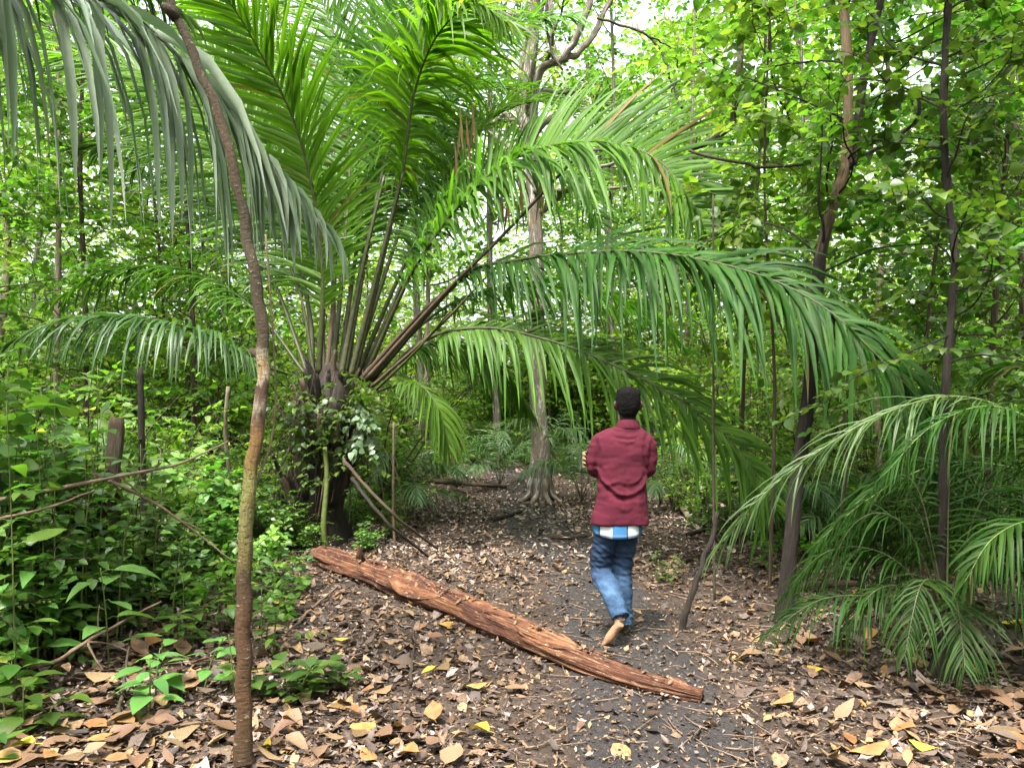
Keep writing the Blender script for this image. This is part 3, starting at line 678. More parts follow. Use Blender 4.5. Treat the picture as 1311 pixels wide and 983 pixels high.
# bare stalks whose leaflets are gone
for (pts, r, lab) in (([P(468, 487, 8.8), P(560, 385, 8.5), P(650, 295, 8.2), P(733, 206, 7.9)], .038, 'bare pale stalk'), ([P(462, 486, 8.9), P(540, 400, 8.7), P(610, 340, 8.5)], .045, None),
                 ([P(476, 495, 8.7), P(560, 420, 8.4), P(625, 352, 8.2)], .03, None), ([P(418, 480, 8.9), P(428, 370, 9), P(432, 270, 9.1)], .03, None), ([P(480, 500, 8.7), P(530, 452, 8.5), P(575, 400, 8.3)], .026, None),
                 ([P(436, 482, 8.8), P(462, 350, 8.9), P(492, 225, 9.0)], .036, None), ([P(448, 484, 8.8), P(480, 360, 8.8), P(516, 220, 8.8)], .036, None), ([P(402, 482, 8.9), P(385, 380, 9), P(350, 290, 9.1)], .022, None)):
    mb = MB(); tube(mb, spline(pts, 26), np.linspace(r, r * .45, 26), 7, True, 0.15, flat=.7)
    mb.build('petiole', M_RACHIS_DRY if r in (.038, .045, .03) else M_RACHIS, palm)
# brown dead leaflets hanging in the crown
for (px, py, d, ln) in ((588, 130, 8.9, .9), (596, 140, 8.9, 1.0), (604, 128, 8.9, .7), (582, 180, 8.9, .8), (690, 210, 8.2, .6), (648, 235, 8.2, .5), (640, 225, 8.3, .6), (665, 220, 8.2, .7), (700, 205, 8.1, .5)):
    mb = MB(); p0 = P(px, py, d)
    leaves(mb, np.array([p0, p0 + [.03, .02, -.05]]), np.array([[.08, .02, -1], [-.1, .05, -1]]), np.array([[0, -1, .1], [.3, -1, 0]]), ln, .016, LEAF_LONG, .5, .05)
    mb.build('dead_leaflet', M_DRY_FROND, palm)

# ---- pale frond hanging down beside the camera, its palm stands outside the picture
b = np.array([-3.6, 3.6, float(gz(-3.6, 3.6))])
hp = thing('overhanging_palm', b, 'palm whose pale grey frond hangs down broadly from above at the upper corner', 'palm', 'palms round the clearing')
mb = MB(); tube(mb, spline([b - [0, 0, .1], b + [.05, 0, 1.2], b + [.1, 0, 2.6]], 20), np.linspace(.2, .16, 20), 14, True, .4); mb.build('trunk', M_BARK_BROWN, hp)
top = b + [.1, 0, 2.55]
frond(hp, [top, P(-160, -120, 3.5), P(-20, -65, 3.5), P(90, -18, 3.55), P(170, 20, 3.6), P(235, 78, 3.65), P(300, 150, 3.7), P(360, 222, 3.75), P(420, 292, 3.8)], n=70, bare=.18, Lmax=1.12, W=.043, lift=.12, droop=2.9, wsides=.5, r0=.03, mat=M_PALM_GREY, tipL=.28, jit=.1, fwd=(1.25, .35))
frond(hp, [top, P(-260, -160, 3.9), P(-60, -150, 4.1), P(80, -90, 4.3), P(170, -35, 4.4), P(230, 20, 4.5)], n=80, bare=.2, Lmax=.8, W=.022, lift=.2, droop=1.5, r0=.028, mat=M_PALM_DARK)
frond(hp, [top, b + [-.6, -.4, 3.4], b + [-1.4, -.8, 3.3], b + [-2.0, -1.1, 2.5]], n=60, bare=.2, Lmax=.8, W=.022, lift=.2, droop=1.4, r0=.028, mat=M_PALM)
frond(hp, [top, b + [-.3, .5, 3.5], b + [-.6, 1.4, 3.6], b + [-.8, 2.2, 2.9]], n=60, bare=.2, Lmax=.8, W=.022, lift=.2, droop=1.4, r0=.028, mat=M_PALM)

# ---- palm at the side whose fronds arch in low
b = np.array([3.35, 4.75, float(gz(3.35, 4.75))])
rp = thing('arching_palm', b, 'young palm at the picture edge with long glossy fronds arching low over the litter', 'palm', 'palms round the clearing')
mb = MB(); tube(mb, spline([b - [0, 0, .05], b + [0, 0, .3], b + [0, 0, .55]], 8), [.13, .13, .12, .12, .11, .1, .09, .07], 12, True, .4); mb.build('trunk', M_BARK_DARK, rp)
top = b + [0, 0, .5]
frond(rp, [top, P(1340, 575, 4.7), P(1285, 523, 4.65), P(1210, 508, 4.6), P(1120, 535, 4.5), P(1030, 590, 4.45), P(965, 645, 4.4), P(930, 690, 4.4)], n=84, bare=.2, Lmax=.50, W=.0066, lift=.12, droop=1.0, r0=.014, fwd=(.8, .2), mat=M_PALM_SILVER, rmat=M_RACHIS_PALE, tipL=.6)
frond(rp, [top, P(1360, 600, 4.5), P(1320, 540, 4.4), P(1260, 520, 4.35), P(1190, 548, 4.3), P(1130, 610, 4.25)], n=70, bare=.25, Lmax=.5, W=.0085, lift=.2, droop=1.4, r0=.014, mat=M_PALM_DARK, rmat=M_RACHIS_PALE).color = (.62, .66, .64, 1)
frond(rp, [top, P(1370, 640, 4.9), P(1300, 600, 4.9), P(1200, 595, 5.0), P(1110, 640, 5.1), P(1040, 700, 5.1)], n=70, bare=.2, Lmax=.5, W=.0085, lift=.2, droop=1.2, r0=.014, mat=M_PALM_DARK, rmat=M_RACHIS_PALE).color = (.62, .66, .64, 1)
frond(rp, [top, P(1380, 560, 5.0), P(1340, 480, 5.2), P(1290, 470, 5.3), P(1240, 500, 5.4)], n=70, bare=.25, Lmax=.55, W=.014, lift=.2, droop=1.2, r0=.018, mat=M_PALM, rmat=M_RACHIS_PALE).color = (.62, .66, .64, 1)
frond(rp, [top, P(1370, 700, 4.3), P(1320, 668, 4.2), P(1270, 690, 4.1), P(1235, 745, 4.05)], n=60, bare=.2, Lmax=.45, W=.012, lift=.2, droop=1.2, r0=.015, mat=M_PALM_DARK, rmat=M_RACHIS_PALE).color = (.62, .66, .64, 1)
for pts in ([P(1330, 620, 5.2), P(1250, 585, 5.3), P(1160, 600, 5.4), P(1080, 660, 5.4), P(1030, 730, 5.4)], [P(1350, 590, 5.4), P(1300, 540, 5.6), P(1230, 545, 5.7), P(1150, 580, 5.8), P(1090, 640, 5.8)], [P(1360, 690, 4.9), P(1310, 640, 4.95), P(1240, 640, 5.0), P(1170, 690, 5.0), P(1120, 760, 5.0)]):
    frond(rp, [top] + pts, n=70, bare=.2, Lmax=.5, W=.008, lift=.15, droop=1.3, r0=.013, fwd=(.9, .25), mat=M_PALM_DARK, rmat=M_RACHIS, tipL=.6).color = (.7, .75, .7, 1)
frond(rp, [top, b + [.5, .3, 1.3], b + [1.2, .6, 1.5], b + [1.9, .9, .9]], n=70, bare=.2, Lmax=.55, W=.013, lift=.2, droop=1.2, r0=.018, mat=M_PALM)

# ---- small dark palm on the litter
b = G(1210, 866)
sp = thing('small_palm', b, 'small dark green palm standing on the litter round the thin brown trunk', 'palm', 'palms round the clearing')
mb = MB(); tube(mb, spline([b - [0, 0, .05], b + [0, 0, .2], b + [.01, 0, .42]], 8), [.09, .085, .08, .075, .07, .06, .05, .04], 12, True, .5); mb.build('trunk', M_BARK_DARK, sp)
top = b + [.01, 0, .35]
for (dx, dy, h, ln, dr) in ((-.55, -.1, .18, .7, .9), (-.75, .25, .35, .95, 1.0), (.45, -.15, .30, .6, .9), (.65, .3, .45, .8, 1.0), (-.15, .55, .6, .7, .8), (.2, -.45, .35, .6, 1.0), (-.4, -.4, .25, .6, 1.1), (.55, .05, .7, .6, .7), (-.3, .25, .75, .6, .8), (.75, -.25, .05, .6, .8), (-.9, -.05, .12, .6, .8), (-.6, .1, .55, .6, .9), (.35, -.35, .55, .6, .9), (.2, .3, .85, .6, .7), (-.2, -.5, .15, .6, .8)):
    v = np.array([dx, dy, 0])
    frond(sp, [top, top + v * .4 + [0, 0, h], top + v * .85 + [0, 0, h * 1.0], top + v * 1.25 + [0, 0, h * .35 - .15]], n=40, bare=.2, Lmax=.36, W=.0075, lift=.12, droop=dr, r0=.01, mat=M_PALM_DARK, seg=4, fwd=(1.1, .5)).color = (.55, .6, .6, 1)

# ---- little palm seedlings at the back of the clearing, one model copied
def small_palm_proto(label):
    o = thing('palm_seedling', (0, 0, 0), label, 'palm seedling', 'palm seedlings at the back of the clearing')
    for k in range(9):
        a = k * 2.4; v = np.array([math.cos(a), math.sin(a), 0]); h = [.9, .7, 1.1, .6, 1.0, .8, 1.2, .5, .9][k]
        frond(o, [[0, 0, .05], v * .25 + [0, 0, h * .7], v * .7 + [0, 0, h], v * 1.15 + [0, 0, h * .7]], n=30, bare=.25, Lmax=.42, W=.014, lift=.15, droop=.8, r0=.010, mat=M_PALM_SILVER, seg=4)
    return o
spots = [(640, 575, 14.5, .95, 'silvery palm seedling beside the buttressed tree trunk'), (745, 585, 12.5, 1.0, 'silvery palm seedling between the buttressed tree and the man'), (520, 612, 10.8, .85, 'green palm seedling under the big palm fronds by the clearing'),
         (585, 590, 14, .8, 'green palm seedling behind the grey broken branch'), (700, 560, 17, 1.0, 'palm seedling standing behind the buttressed trunk'), (845, 600, 12, .9, 'palm seedling seen past the shoulder of the man'),
         (1010, 640, 8.6, .8, 'palm seedling behind the dark leaning trunk'), (1085, 655, 8.2, .75, 'palm seedling under the arching dark frond tip')]
pp = small_palm_proto(spots[0][4])
for k, (px, py, d, sc, lab) in enumerate(spots):
    p = P(px, py, d); p[2] = float(gz(p[0], p[1]))
    o = pp if k == 0 else copy_tree(pp, p, (0, 0, k * 1.3), sc)
    if k == 0: o.location = tuple(p); o.scale = (sc,) * 3
    else: o['label'] = lab
# ================================================================== the man on the trail
def ell_rings(rings, n=28, power=2.3):
    """rings: (cx, cy, z, rx, ry); closed lofted solid"""
    ang = np.linspace(0, 2 * math.pi, n, endpoint=False)
    c, s = np.cos(ang), np.sin(ang)
    sx = np.sign(c) * np.abs(c) ** (2 / power); sy = np.sign(s) * np.abs(s) ** (2 / power)
    rings = np.array(rings, float)
    V = np.concatenate([np.stack([r[0] + r[3] * sx, r[1] + r[4] * sy, np.full(n, r[2])], 1) for r in rings])
    m = len(rings)
    i, j = np.meshgrid(np.arange(m - 1), np.arange(n), indexing='ij'); j2 = (j + 1) % n
    q = np.stack([i * n + j, i * n + j2, (i + 1) * n + j2, (i + 1) * n + j], -1).reshape(-1, 4)
    return V, [q, np.array([np.arange(n)[::-1]]), np.array([(m - 1) * n + np.arange(n)])]

def dense(rings, k):
    return spline(np.array(rings, float), k)

def remeshed(name, mb, voxel, smooth_it=6, fac=0.5):
    me = mb.mesh(name + '_raw', [], (0, 0, 0))
    me.materials.clear()
    o = bpy.data.objects.new(name + '_raw', me); COL.objects.link(o)
    m = o.modifiers.new('r', 'REMESH'); m.mode = 'VOXEL'; m.voxel_size = voxel
    s = o.modifiers.new('s', 'SMOOTH'); s.iterations = smooth_it; s.factor = fac
    dg = bpy.context.evaluated_depsgraph_get()
    out = bpy.data.meshes.new_from_object(o.evaluated_get(dg)); out.name = name
    bpy.data.objects.remove(o); bpy.data.meshes.remove(me)
    out.polygons.foreach_set('use_smooth', np.ones(len(out.polygons), bool))
    return out

def verts(me):
    a = np.zeros(len(me.vertices) * 3, np.float32); me.vertices.foreach_get('co', a); return a.reshape(-1, 3).astype(float)
def normals(me):
    a = np.zeros(len(me.vertices) * 3, np.float32); me.vertex_normals.foreach_get('vector', a); return a.reshape(-1, 3).astype(float)
def setv(me, V):
    me.vertices.foreach_set('co', V.astype(np.float32).ravel()); me.update()

def limb(mb, pts, rad, sides=18, flat=None, n=None):
    n = n or max(10, len(pts) * 5)
    pr = spline(np.hstack([np.array(pts, float), np.array(rad, float)[:, None]]), n)
    tube(mb, pr[:, :3], pr[:, 3], sides, True, flat=flat)

def seg_dist(pt, poly):
    """distance of (n,2) points to a polyline and the signed side"""
    best = np.full(len(pt), 9.0); sgn = np.zeros(len(pt))
    for a, b in zip(poly[:-1], poly[1:]):
        a = np.array(a); b = np.array(b); ab = b - a
        t = np.clip(((pt - a) @ ab) / (ab @ ab), 0, 1)
        v = pt - (a + t[:, None] * ab); d = np.hypot(v[:, 0], v[:, 1])
        s = np.sign(ab[0] * v[:, 1] - ab[1] * v[:, 0])
        m = d < best; best[m] = d[m]; sgn[m] = s[m]
    return best, sgn

MP = np.array([(797 - CX) / F * 5.43, 5.43, 0.0]); MP[2] = float(gz(MP[0], MP[1])) + 0.004
man = thing('person', MP, 'man walking away along the trail in a maroon jacket and blue jeans, arms folded', 'person')

def man_part(name, me, mats, parent=None):
    for m in (mats if isinstance(mats, (list, tuple)) else [mats]): me.materials.append(m)
    o = bpy.data.objects.new(name, me); COL.objects.link(o); o.parent = parent or man; o['_loc'] = list(map(float, MP)); return o

M_SKIN = plain_mat('skin', (0.035, 0.017, 0.011), 0.5, 0.12, 25, 0.4, bump=0.05)
M_SOLE_SKIN = plain_mat('sole_skin', (0.21, 0.12, 0.073), 0.6, 0.15, 25, 0.3, bump=0.05)
M_HAIR = plain_mat('black_hair', (0.0035, 0.003, 0.003), 0.9, 0.5, 140, 0.1, bump=1.0)

def cloth_mat(name, col, weave=350, rough=0.9, var=0.25, sheen=0.0):
    t = NT(name); tc = t.n('ShaderNodeTexCoord').outputs['Object']
    n1 = t.noise(tc, 7, 4, 0.6); n2 = t.noise(tc, weave, 2, 0.6)
    c = t.ramp(t.math('ADD', t.math('MULTIPLY', n1, .65), t.math('MULTIPLY', n2, .35)), [(0.3, [k * (1 - var) for k in col]), (0.7, [k * (1 + var) for k in col])])
    p = t.n('ShaderNodeBsdfPrincipled', {'Base Color': c, 'Roughness': rough, 'Specular IOR Level': 0.2, 'Sheen Weight': sheen, 'Normal': t.bump(n2, 0.6, 0.006)})
    return t.done(p.outputs[0])
M_JACKET = cloth_mat('maroon_cloth', (0.058, 0.0058, 0.0145))
def denim():
    t = NT('blue_denim'); tc = t.n('ShaderNodeTexCoord').outputs['Object']
    n1 = t.noise(tc, 5, 5, 0.65); n2 = t.noise(t.vmul(tc, (1, 1, .35)), 260, 2, 0.7)
    f = t.math('ADD', t.math('MULTIPLY', n1, .7), t.math('MULTIPLY', n2, .3))
    z = t.n('ShaderNodeSeparateXYZ', {'Vector': tc}).outputs['Z']
    f = t.math('ADD', f, t.n('ShaderNodeMapRange', {'Value': z, 'From Min': 0.62, 'From Max': 0.35, 'To Min': -0.08, 'To Max': 0.12}).outputs[0])  # paler towards the shins: worn fade plus light on the calf painted in
    f = t.math('SUBTRACT', f, 0.03)
    c = t.ramp(f, [(0.3, (0.006, 0.011, 0.026)), (0.5, (0.014, 0.030, 0.064)), (0.66, (0.040, 0.082, 0.15)), (0.8, (0.085, 0.155, 0.25))])
    p = t.n('ShaderNodeBsdfPrincipled', {'Base Color': c, 'Roughness': 0.85, 'Specular IOR Level': 0.2, 'Normal': t.bump(n2, 0.3, 0.004)})
    return t.done(p.outputs[0])
M_DENIM = denim()
def check():
    t = NT('checked_shirt'); tc = t.n('ShaderNodeTexCoord').outputs['Object']
    s = t.n('ShaderNodeSeparateXYZ', {'Vector': tc})
    x = t.math('FRACT', t.math('MULTIPLY', t.math('ADD', s.outputs['X'], 5.085 - 5 + .1852 * 5), 5.4)); z = t.math('FRACT', t.math('MULTIPLY', s.outputs['Z'], 7.0))
    bx = t.math('LESS_THAN', x, 0.54); bz = t.math('LESS_THAN', z, 0.12)
    c = t.mix(bx, (0.42, 0.45, 0.48), (0.03, 0.12, 0.25)); c = t.mix(t.math('MULTIPLY', bz, 0.6), c, (0.10, 0.16, 0.30))
    lx = t.math('LESS_THAN', t.math('ABSOLUTE', t.math('SUBTRACT', x, 0.55)), 0.03)
    c = t.mix(lx, c, (0.03, 0.06, 0.14))
    p = t.n('ShaderNodeBsdfPrincipled', {'Base Color': c, 'Roughness': 0.85, 'Specular IOR Level': 0.2})
    return t.done(p.outputs[0])
M_SHIRT = check()
M_SOLE = plain_mat('dark_rubber', (0.02, 0.018, 0.017), 0.7, 0.3, 30, 0.4)

# joints in the man's own space: x to the picture's right, y away from the camera, z up, origin below his hips
HIP_L, HIP_R = np.array([-.108, 0, .84]), np.array([.022, 0.02, .84])
KNEE_L, ANK_L = np.array([-.142, .05, .49]), np.array([-.050, -.215, .215])
KNEE_R, ANK_R = np.array([.008, .06, .46]), np.array([.020, .07, .09])
# ---- body: one continuous figure
mb = MB()
mb.add(*ell_rings(dense([(.04, .02, 1.455, .05, .055), (.04, .025, 1.50, .052, .058), (.04, .03, 1.53, .058, .068), (.04, .035, 1.565, .07, .088), (.04, .03, 1.61, .076, .096), (.04, .025, 1.66, .070, .088), (.04, .02, 1.69, .045, .06), (.04, .02, 1.703, .015, .02)], 26), 24, 2.1))
mb.add(*ell_rings(dense([(-.05, 0, .80, .125, .09), (-.025, 0, .92, .12, .09), (0, 0, 1.05, .125, .085), (0, 0.01, 1.22, .15, .10), (.0, .01, 1.36, .17, .09), (.02, .01, 1.42, .12, .07), (.03, .015, 1.46, .06, .055)], 24), 24, 2.3))
# jaw, nose, brow and lips
limb(mb, [(.04, .09, 1.55), (.04, .115, 1.535), (.04, .12, 1.53)], [.045, .035, .02], 12)
limb(mb, [(.04, .122, 1.625), (.04, .135, 1.60), (.04, .147, 1.583), (.04, .135, 1.575)], [.009, .011, .015, .012], 10)
limb(mb, [(.0, .112, 1.632), (.04, .127, 1.634), (.08, .112, 1.632)], [.01, .012, .01], 8)
limb(mb, [(.016, .122, 1.553), (.04, .133, 1.556), (.064, .122, 1.553)], [.006, .009, .006], 8)
limb(mb, [(.02, .122, 1.543), (.04, .132, 1.541), (.06, .122, 1.543)], [.006, .009, .006], 8)
# ears
for s in (-1, 1):
    limb(mb, [(.04 + s * .072, .02, 1.625), (.04 + s * .091, .004, 1.622), (.04 + s * .093, .002, 1.60), (.04 + s * .082, .015, 1.575), (.04 + s * .072, .025, 1.57)], [.008, .011, .011, .009, .006], 8)
# arms: upper arm down, forearm folded in front, hand round the other arm
EL_L, EL_R = np.array([-.195, .03, 1.165]), np.array([.178, .03, 1.155])
SH_L, SH_R = np.array([-.150, .0, 1.40]), np.array([.165, .0, 1.40])
WR_L, WR_R = np.array([.10, .20, 1.20]), np.array([-.13, .215, 1.215])
limb(mb, [SH_L, (SH_L + EL_L) / 2, EL_L, (EL_L + WR_L) / 2 + [0, .03, 0], WR_L], [.030, .040, .036, .036, .026])
limb(mb, [SH_R, (SH_R + EL_R) / 2, EL_R, (EL_R + WR_R) / 2 + [0, .05, 0], WR_R], [.030, .040, .036, .036, .026])
# his other hand's palm and fingers closed round the near upper arm, finger tips showing outside the sleeve
limb(mb, [WR_R, WR_R + [-.06, .0, .008], WR_R + [-.105, -.03, .01]], [.026, .034, .030], 14, 0.6)
for k, (dz, ln) in enumerate(((.045, .95), (.018, 1.05), (-.009, 1.0), (-.035, .8))):
    b0 = WR_R + np.array([-.10, -.02, dz * .75])
    limb(mb, [b0, (-.228, .135, 1.225 + dz), (-.258, .075, 1.222 + dz * 1.1), (-.266, .075 - .072 * ln, 1.217 + dz * 1.1), (-.254, .075 - .10 * ln, 1.214 + dz * 1.08)], [.012, .0115, .0105, .0095, .0075], 10, n=26)
limb(mb, [WR_R + [-.03, -.01, .03], WR_R + [-.07, -.035, .075], WR_R + [-.095, -.055, .105]], [.013, .0115, .009], 10)
# the second hand tucked under the far arm
limb(mb, [WR_L, WR_L + [.05, .0, .0], WR_L + [.09, -.03, .0]], [.026, .034, .028], 14, 0.6)
for k, (dz, ln) in enumerate(((.04, .9), (.014, 1.0), (-.012, .95), (-.036, .75))):
    limb(mb, [WR_L + [.085, -.025, dz * .8], WR_L + [.115, -.07, dz], WR_L + [.115, -.07 - .05 * ln, dz]], [.012, .011, .008], 10, n=16)
limb(mb, [WR_L + [.02, -.01, .03], WR_L + [.05, -.04, .07]], [.013, .009], 10)
# legs and bare feet
limb(mb, [HIP_L, KNEE_L, ANK_L, ANK_L + [-.012, .005, -.04]], [.075, .05, .034, .036])
limb(mb, [HIP_R, KNEE_R, ANK_R, ANK_R + [0, -.01, -.04]], [.075, .05, .034, .036])
def foot(heel, ball, toe, side, up):
    heel, ball, toe, side, up = map(lambda v: np.array(v, float), (heel, ball, toe, side, up))
    limb(mb, [heel + up * .012, heel * .6 + ball * .4 + up * .022, ball + up * .006, toe * .5 + ball * .5], [.030, .034, .036, .026], 16, 0.85)
    for k in range(5):
        o_ = side * (k - 2) * .016
        limb(mb, [ball + o_, toe + o_ - (toe - ball) * (.05 * k) * .6 + up * .002], [.013, .0105 if k else .013], 10, n=10)
# lifted foot: heel up and behind, toes on the ground
LH = np.array([-.038, -.262, .170]); LB = np.array([-.118, -.225, .062]); LT = np.array([-.162, -.200, .016])
foot(LH, LB, LT, unit(np.array([.72, .35, .55])), unit(np.array([-.35, .9, .0])))
RH = np.array([.012, .03, .045]); RB = np.array([.022, .18, .04]); RT = np.array([.026, .245, .032])
foot(RH, RB, RT, np.array([1, 0, 0]), np.array([0, 0, 1]))
body = remeshed('body', mb, 0.0065, 3, 0.5)
bo = man_part('body', body, [M_SKIN, M_SOLE_SKIN])
V = verts(body)
pale = ((V[:, 2] < .20) & (V[:, 1] < -.205)) | ((V[:, 2] < .03) & (V[:, 1] < -.1)) | ((V[:, 0] < -.236) & (V[:, 2] > 1.1))
vi = np.zeros(len(body.loops), np.int32); body.loops.foreach_get('vertex_index', vi)
ls = np.zeros(len(body.polygons), np.int32); body.polygons.foreach_get('loop_start', ls)
body.polygons.foreach_set('material_index', pale[vi[ls]].astype(np.int32))
# eyes
M_EYE = plain_mat('eye_white', (0.7, 0.68, 0.64), 0.2, 0.05, 5, 0.6, bump=0.0)
for s in (-1, 1):
    mb = MB(); mb.add(*ell_rings([(.04 + s * .032, .112, 1.612 + .011 * math.sin(a), max(.0005, .011 * math.cos(a)), max(.0005, .011 * math.cos(a))) for a in np.linspace(-1.5, 1.5, 9)], 12, 2))
    man_part('eye', mb.mesh('eye', []), M_EYE)
# ---- hair: short, tight
mb = MB()
mb.add(*ell_rings(dense([(.04, -.032, 1.522, .040, .026), (.04, -.028, 1.545, .058, .045), (.04, -.022, 1.57, .070, .062), (.04, -.01, 1.592, .078, .082), (.04, .0, 1.62, .081, .097), (.04, .005, 1.66, .084, .102), (.04, .005, 1.695, .080, .094), (.04, .005, 1.72, .058, .068), (.04, .005, 1.731, .022, .024)], 26), 30, 2.15))
hair = remeshed('hair', mb, 0.005, 2)
V = verts(hair); N = normals(hair)
dsp = np.array([noise.noise(tuple(v * 75)) for v in V]) * .0042 + np.array([noise.noise(tuple(v * 28)) for v in V]) * .004
V = V + N * dsp[:, None]
setv(hair, V)
man_part('hair', hair, M_HAIR)
# ---- jacket
mb = MB()
mb.add(*ell_rings(dense([(-.022, .0, .785, .205, .135), (-.02, .0, .84, .196, .135), (-.012, .0, .93, .178, .13), (-.006, .0, 1.02, .168, .122), (-.002, .0, 1.10, .170, .120), (-.004, 0.005, 1.20, .178, .12), (.002, .005, 1.30, .188, .116), (.008, .005, 1.37, .190, .106), (.012, .008, 1.405, .172, .092), (.022, .01, 1.435, .135, .08), (.032, .015, 1.455, .09, .07), (.04, .018, 1.468, .07, .066)], 70), 56, 2.5))
for SH, EL, WR, sx in ((SH_L, EL_L, WR_L, -1), (SH_R, EL_R, WR_R, 1)):
    limb(mb, [SH + [-.05 * sx, 0, -.005], SH + [.006 * sx, 0, -.045], (SH + EL) / 2 + [.012 * sx, -.01, 0], EL + [.0, -.01, .0], EL + [-.05 * sx, .09, .015], (EL + WR) / 2 + [0, .05, 0.01], WR + [-.0, .01, 0]], [.045, .056, .057, .054, .052, .05, .044], 22, n=50)
jk = remeshed('jacket', mb, 0.0085, 14, .5)
V = verts(jk); N = normals(jk)
back = smooth(.03, -.05, V[:, 1]); body_m = smooth(.235, .16, np.abs(V[:, 0]))
xz = V[:, [0, 2]]
dis = np.zeros(len(V))
def fold(poly, h, w, under=0.8):
    global dis
    d, s = seg_dist(xz, poly)
    dis = dis + back * (h * np.exp(-(d / w) ** 2) - h * under * np.exp(-((d * s + 2.0 * w) / (1.3 * w)) ** 2))
fold([(-.175, 1.17), (-.15, 1.10), (-.10, 1.05), (-.055, 1.015), (-.02, 1.0)], .013, .012)
fold([(-.05, 1.0), (.0, .995), (.06, 1.01), (.11, 1.04), (.15, 1.10)], .011, .014)
fold([(-.10, 1.07), (-.05, 1.09), (.0, 1.08)], .006, .012); fold([(.02, 1.07), (.07, 1.085), (.11, 1.12)], .005, .012)
fold([(-.06, 1.445), (.02, 1.435), (.09, 1.445)], .005, .008); fold([(-.05, 1.40), (.02, 1.39), (.07, 1.395)], .005, .009); fold([(-.03, 1.36), (.02, 1.352), (.06, 1.36)], .004, .009)
fold([(-.17, 1.38), (-.15, 1.30), (-.155, 1.2)], .006, .013); fold([(.18, 1.38), (.16, 1.30), (.165, 1.2)], .006, .013)
fold([(-.02, .90), (.0, .895), (.02, .90)], .004, .012); fold([(-.08, .99), (-.10, .9), (-.11, .80)], .004, .02, .3); fold([(.09, 1.0), (.10, .9), (.105, .80)], .004, .02, .3)
# centre seam and vent
seam = np.exp(-((V[:, 0] - (.012 - .02 * smooth(1.2, .8, V[:, 2]))) / .004) ** 2)
dis -= back * seam * (.003 + .004 * smooth(.93, .85, V[:, 2]))
sleeve = 1 - body_m
dis += np.array([noise.noise(tuple(v * 9)) * .007 + noise.noise((v[0] * 12, v[1] * 16, v[2] * 30)) * .0045 + noise.noise((v[0] * 40, v[1] * 40, v[2] * 50)) * .0015 for v in V])
dis += sleeve * np.array([noise.noise((v[0] * 10, v[1] * 10, v[2] * 42)) for v in V]) * .006
V = V + N * dis[:, None]
setv(jk, V)
jo = man_part('jacket', jk, M_JACKET)
# collar: a folded band round the neck
mb = MB()
ang = np.linspace(.5 * math.pi + .35, 2.5 * math.pi - .35, 40)
ring = []
for z, k in ((1.430, 1.36), (1.440, 1.38), (1.465, 1.25), (1.487, 1.12), (1.490, 1.07), (1.48, 1.0), (1.44, 1.0)):
    ring.append(np.stack([.04 + .066 * k * np.cos(ang), .018 + .068 * k * np.sin(ang), z - .018 * np.sin(ang) + 0 * ang], 1))
Vc = np.concatenate(ring); n_ = len(ang)
i, j = np.meshgrid(np.arange(6), np.arange(n_ - 1), indexing='ij')
mb.add(Vc, [np.stack([i * n_ + j, i * n_ + j + 1, (i + 1) * n_ + j + 1, (i + 1) * n_ + j], -1).reshape(-1, 4)])
man_part('collar', mb.mesh('collar', []), M_JACKET, jo)
# ---- shirt tail below the jacket
mb = MB(); n_ = 64; ang = np.linspace(0, 2 * math.pi, n_, endpoint=False)
rows = []
for inner in (0, 1):
    for k in range(9):
        t_ = k / 8 if not inner else 1 - k / 8
        zlow = .70 + .028 * np.abs(np.cos(ang)) ** 2
        z = .86 + (zlow - .86) * t_
        rr = 1 + .02 * np.sin(ang * 7 + 1) * t_ + .012 * np.sin(ang * 13) * t_ - .03 * inner
        rows.append(np.stack([-.034 + .170 * rr * np.cos(ang), .0 + .126 * rr * np.sin(ang), z], 1))
Vs = np.concatenate(rows); m_ = len(rows)
i, j = np.meshgrid(np.arange(m_), np.arange(n_), indexing='ij'); j2 = (j + 1) % n_; i2 = (i + 1) % m_
mb.add(Vs, [np.stack([i * n_ + j, i * n_ + j2, i2 * n_ + j2, i2 * n_ + j], -1).reshape(-1, 4)])
man_part('shirt', mb.mesh('shirt', []), M_SHIRT)
# ---- jeans
mb = MB()
mb.add(*ell_rings(dense([(-.043, .0, .70, .135, .095), (-.040, .0, .78, .145, .105), (-.04, 0, .87, .14, .10), (-.02, 0, .93, .125, .09)], 20), 40, 2.4))
limb(mb, [HIP_L + [.01, 0, -.02], HIP_L + [-.005, .01, -.14], KNEE_L + [.0, .0, .05], KNEE_L + [.004, -.02, -.07], KNEE_L * .5 + ANK_L * .5 + [0, -.03, 0], ANK_L * .85 + KNEE_L * .15 + [0, -.008, 0], ANK_L + [.006, -.008, -.012]], [.09, .088, .074, .074, .072, .060, .055], 26, n=60)
limb(mb, [HIP_R + [-.01, 0, -.02], HIP_R + [.0, .01, -.14], KNEE_R + [.0, 0, .04], (KNEE_R + ANK_R) / 2 + [.0, -.015, 0], ANK_R + [0, -.01, .06], ANK_R + [0, -.01, .0]], [.088, .084, .070, .064, .056, .056], 26, n=60)
jn = remeshed('jeans', mb, 0.0085, 4, .5)
V = verts(jn); N = normals(jn)
kneez = np.exp(-((V[:, 2] - .55) / .14) ** 2) + .8 * np.exp(-((V[:, 2] - .15) / .09) ** 2) + .35
w_ = np.array([noise.noise((v[0] * 7, v[1] * 7, v[2] * 34)) for v in V]); w2 = np.array([noise.noise(tuple(v * 14)) for v in V])
w3 = 1 - np.abs(np.array([noise.noise((v[0] * 5 + 3, v[1] * 5, v[2] * 22 + v[0] * 14)) for v in V])) * 2.4
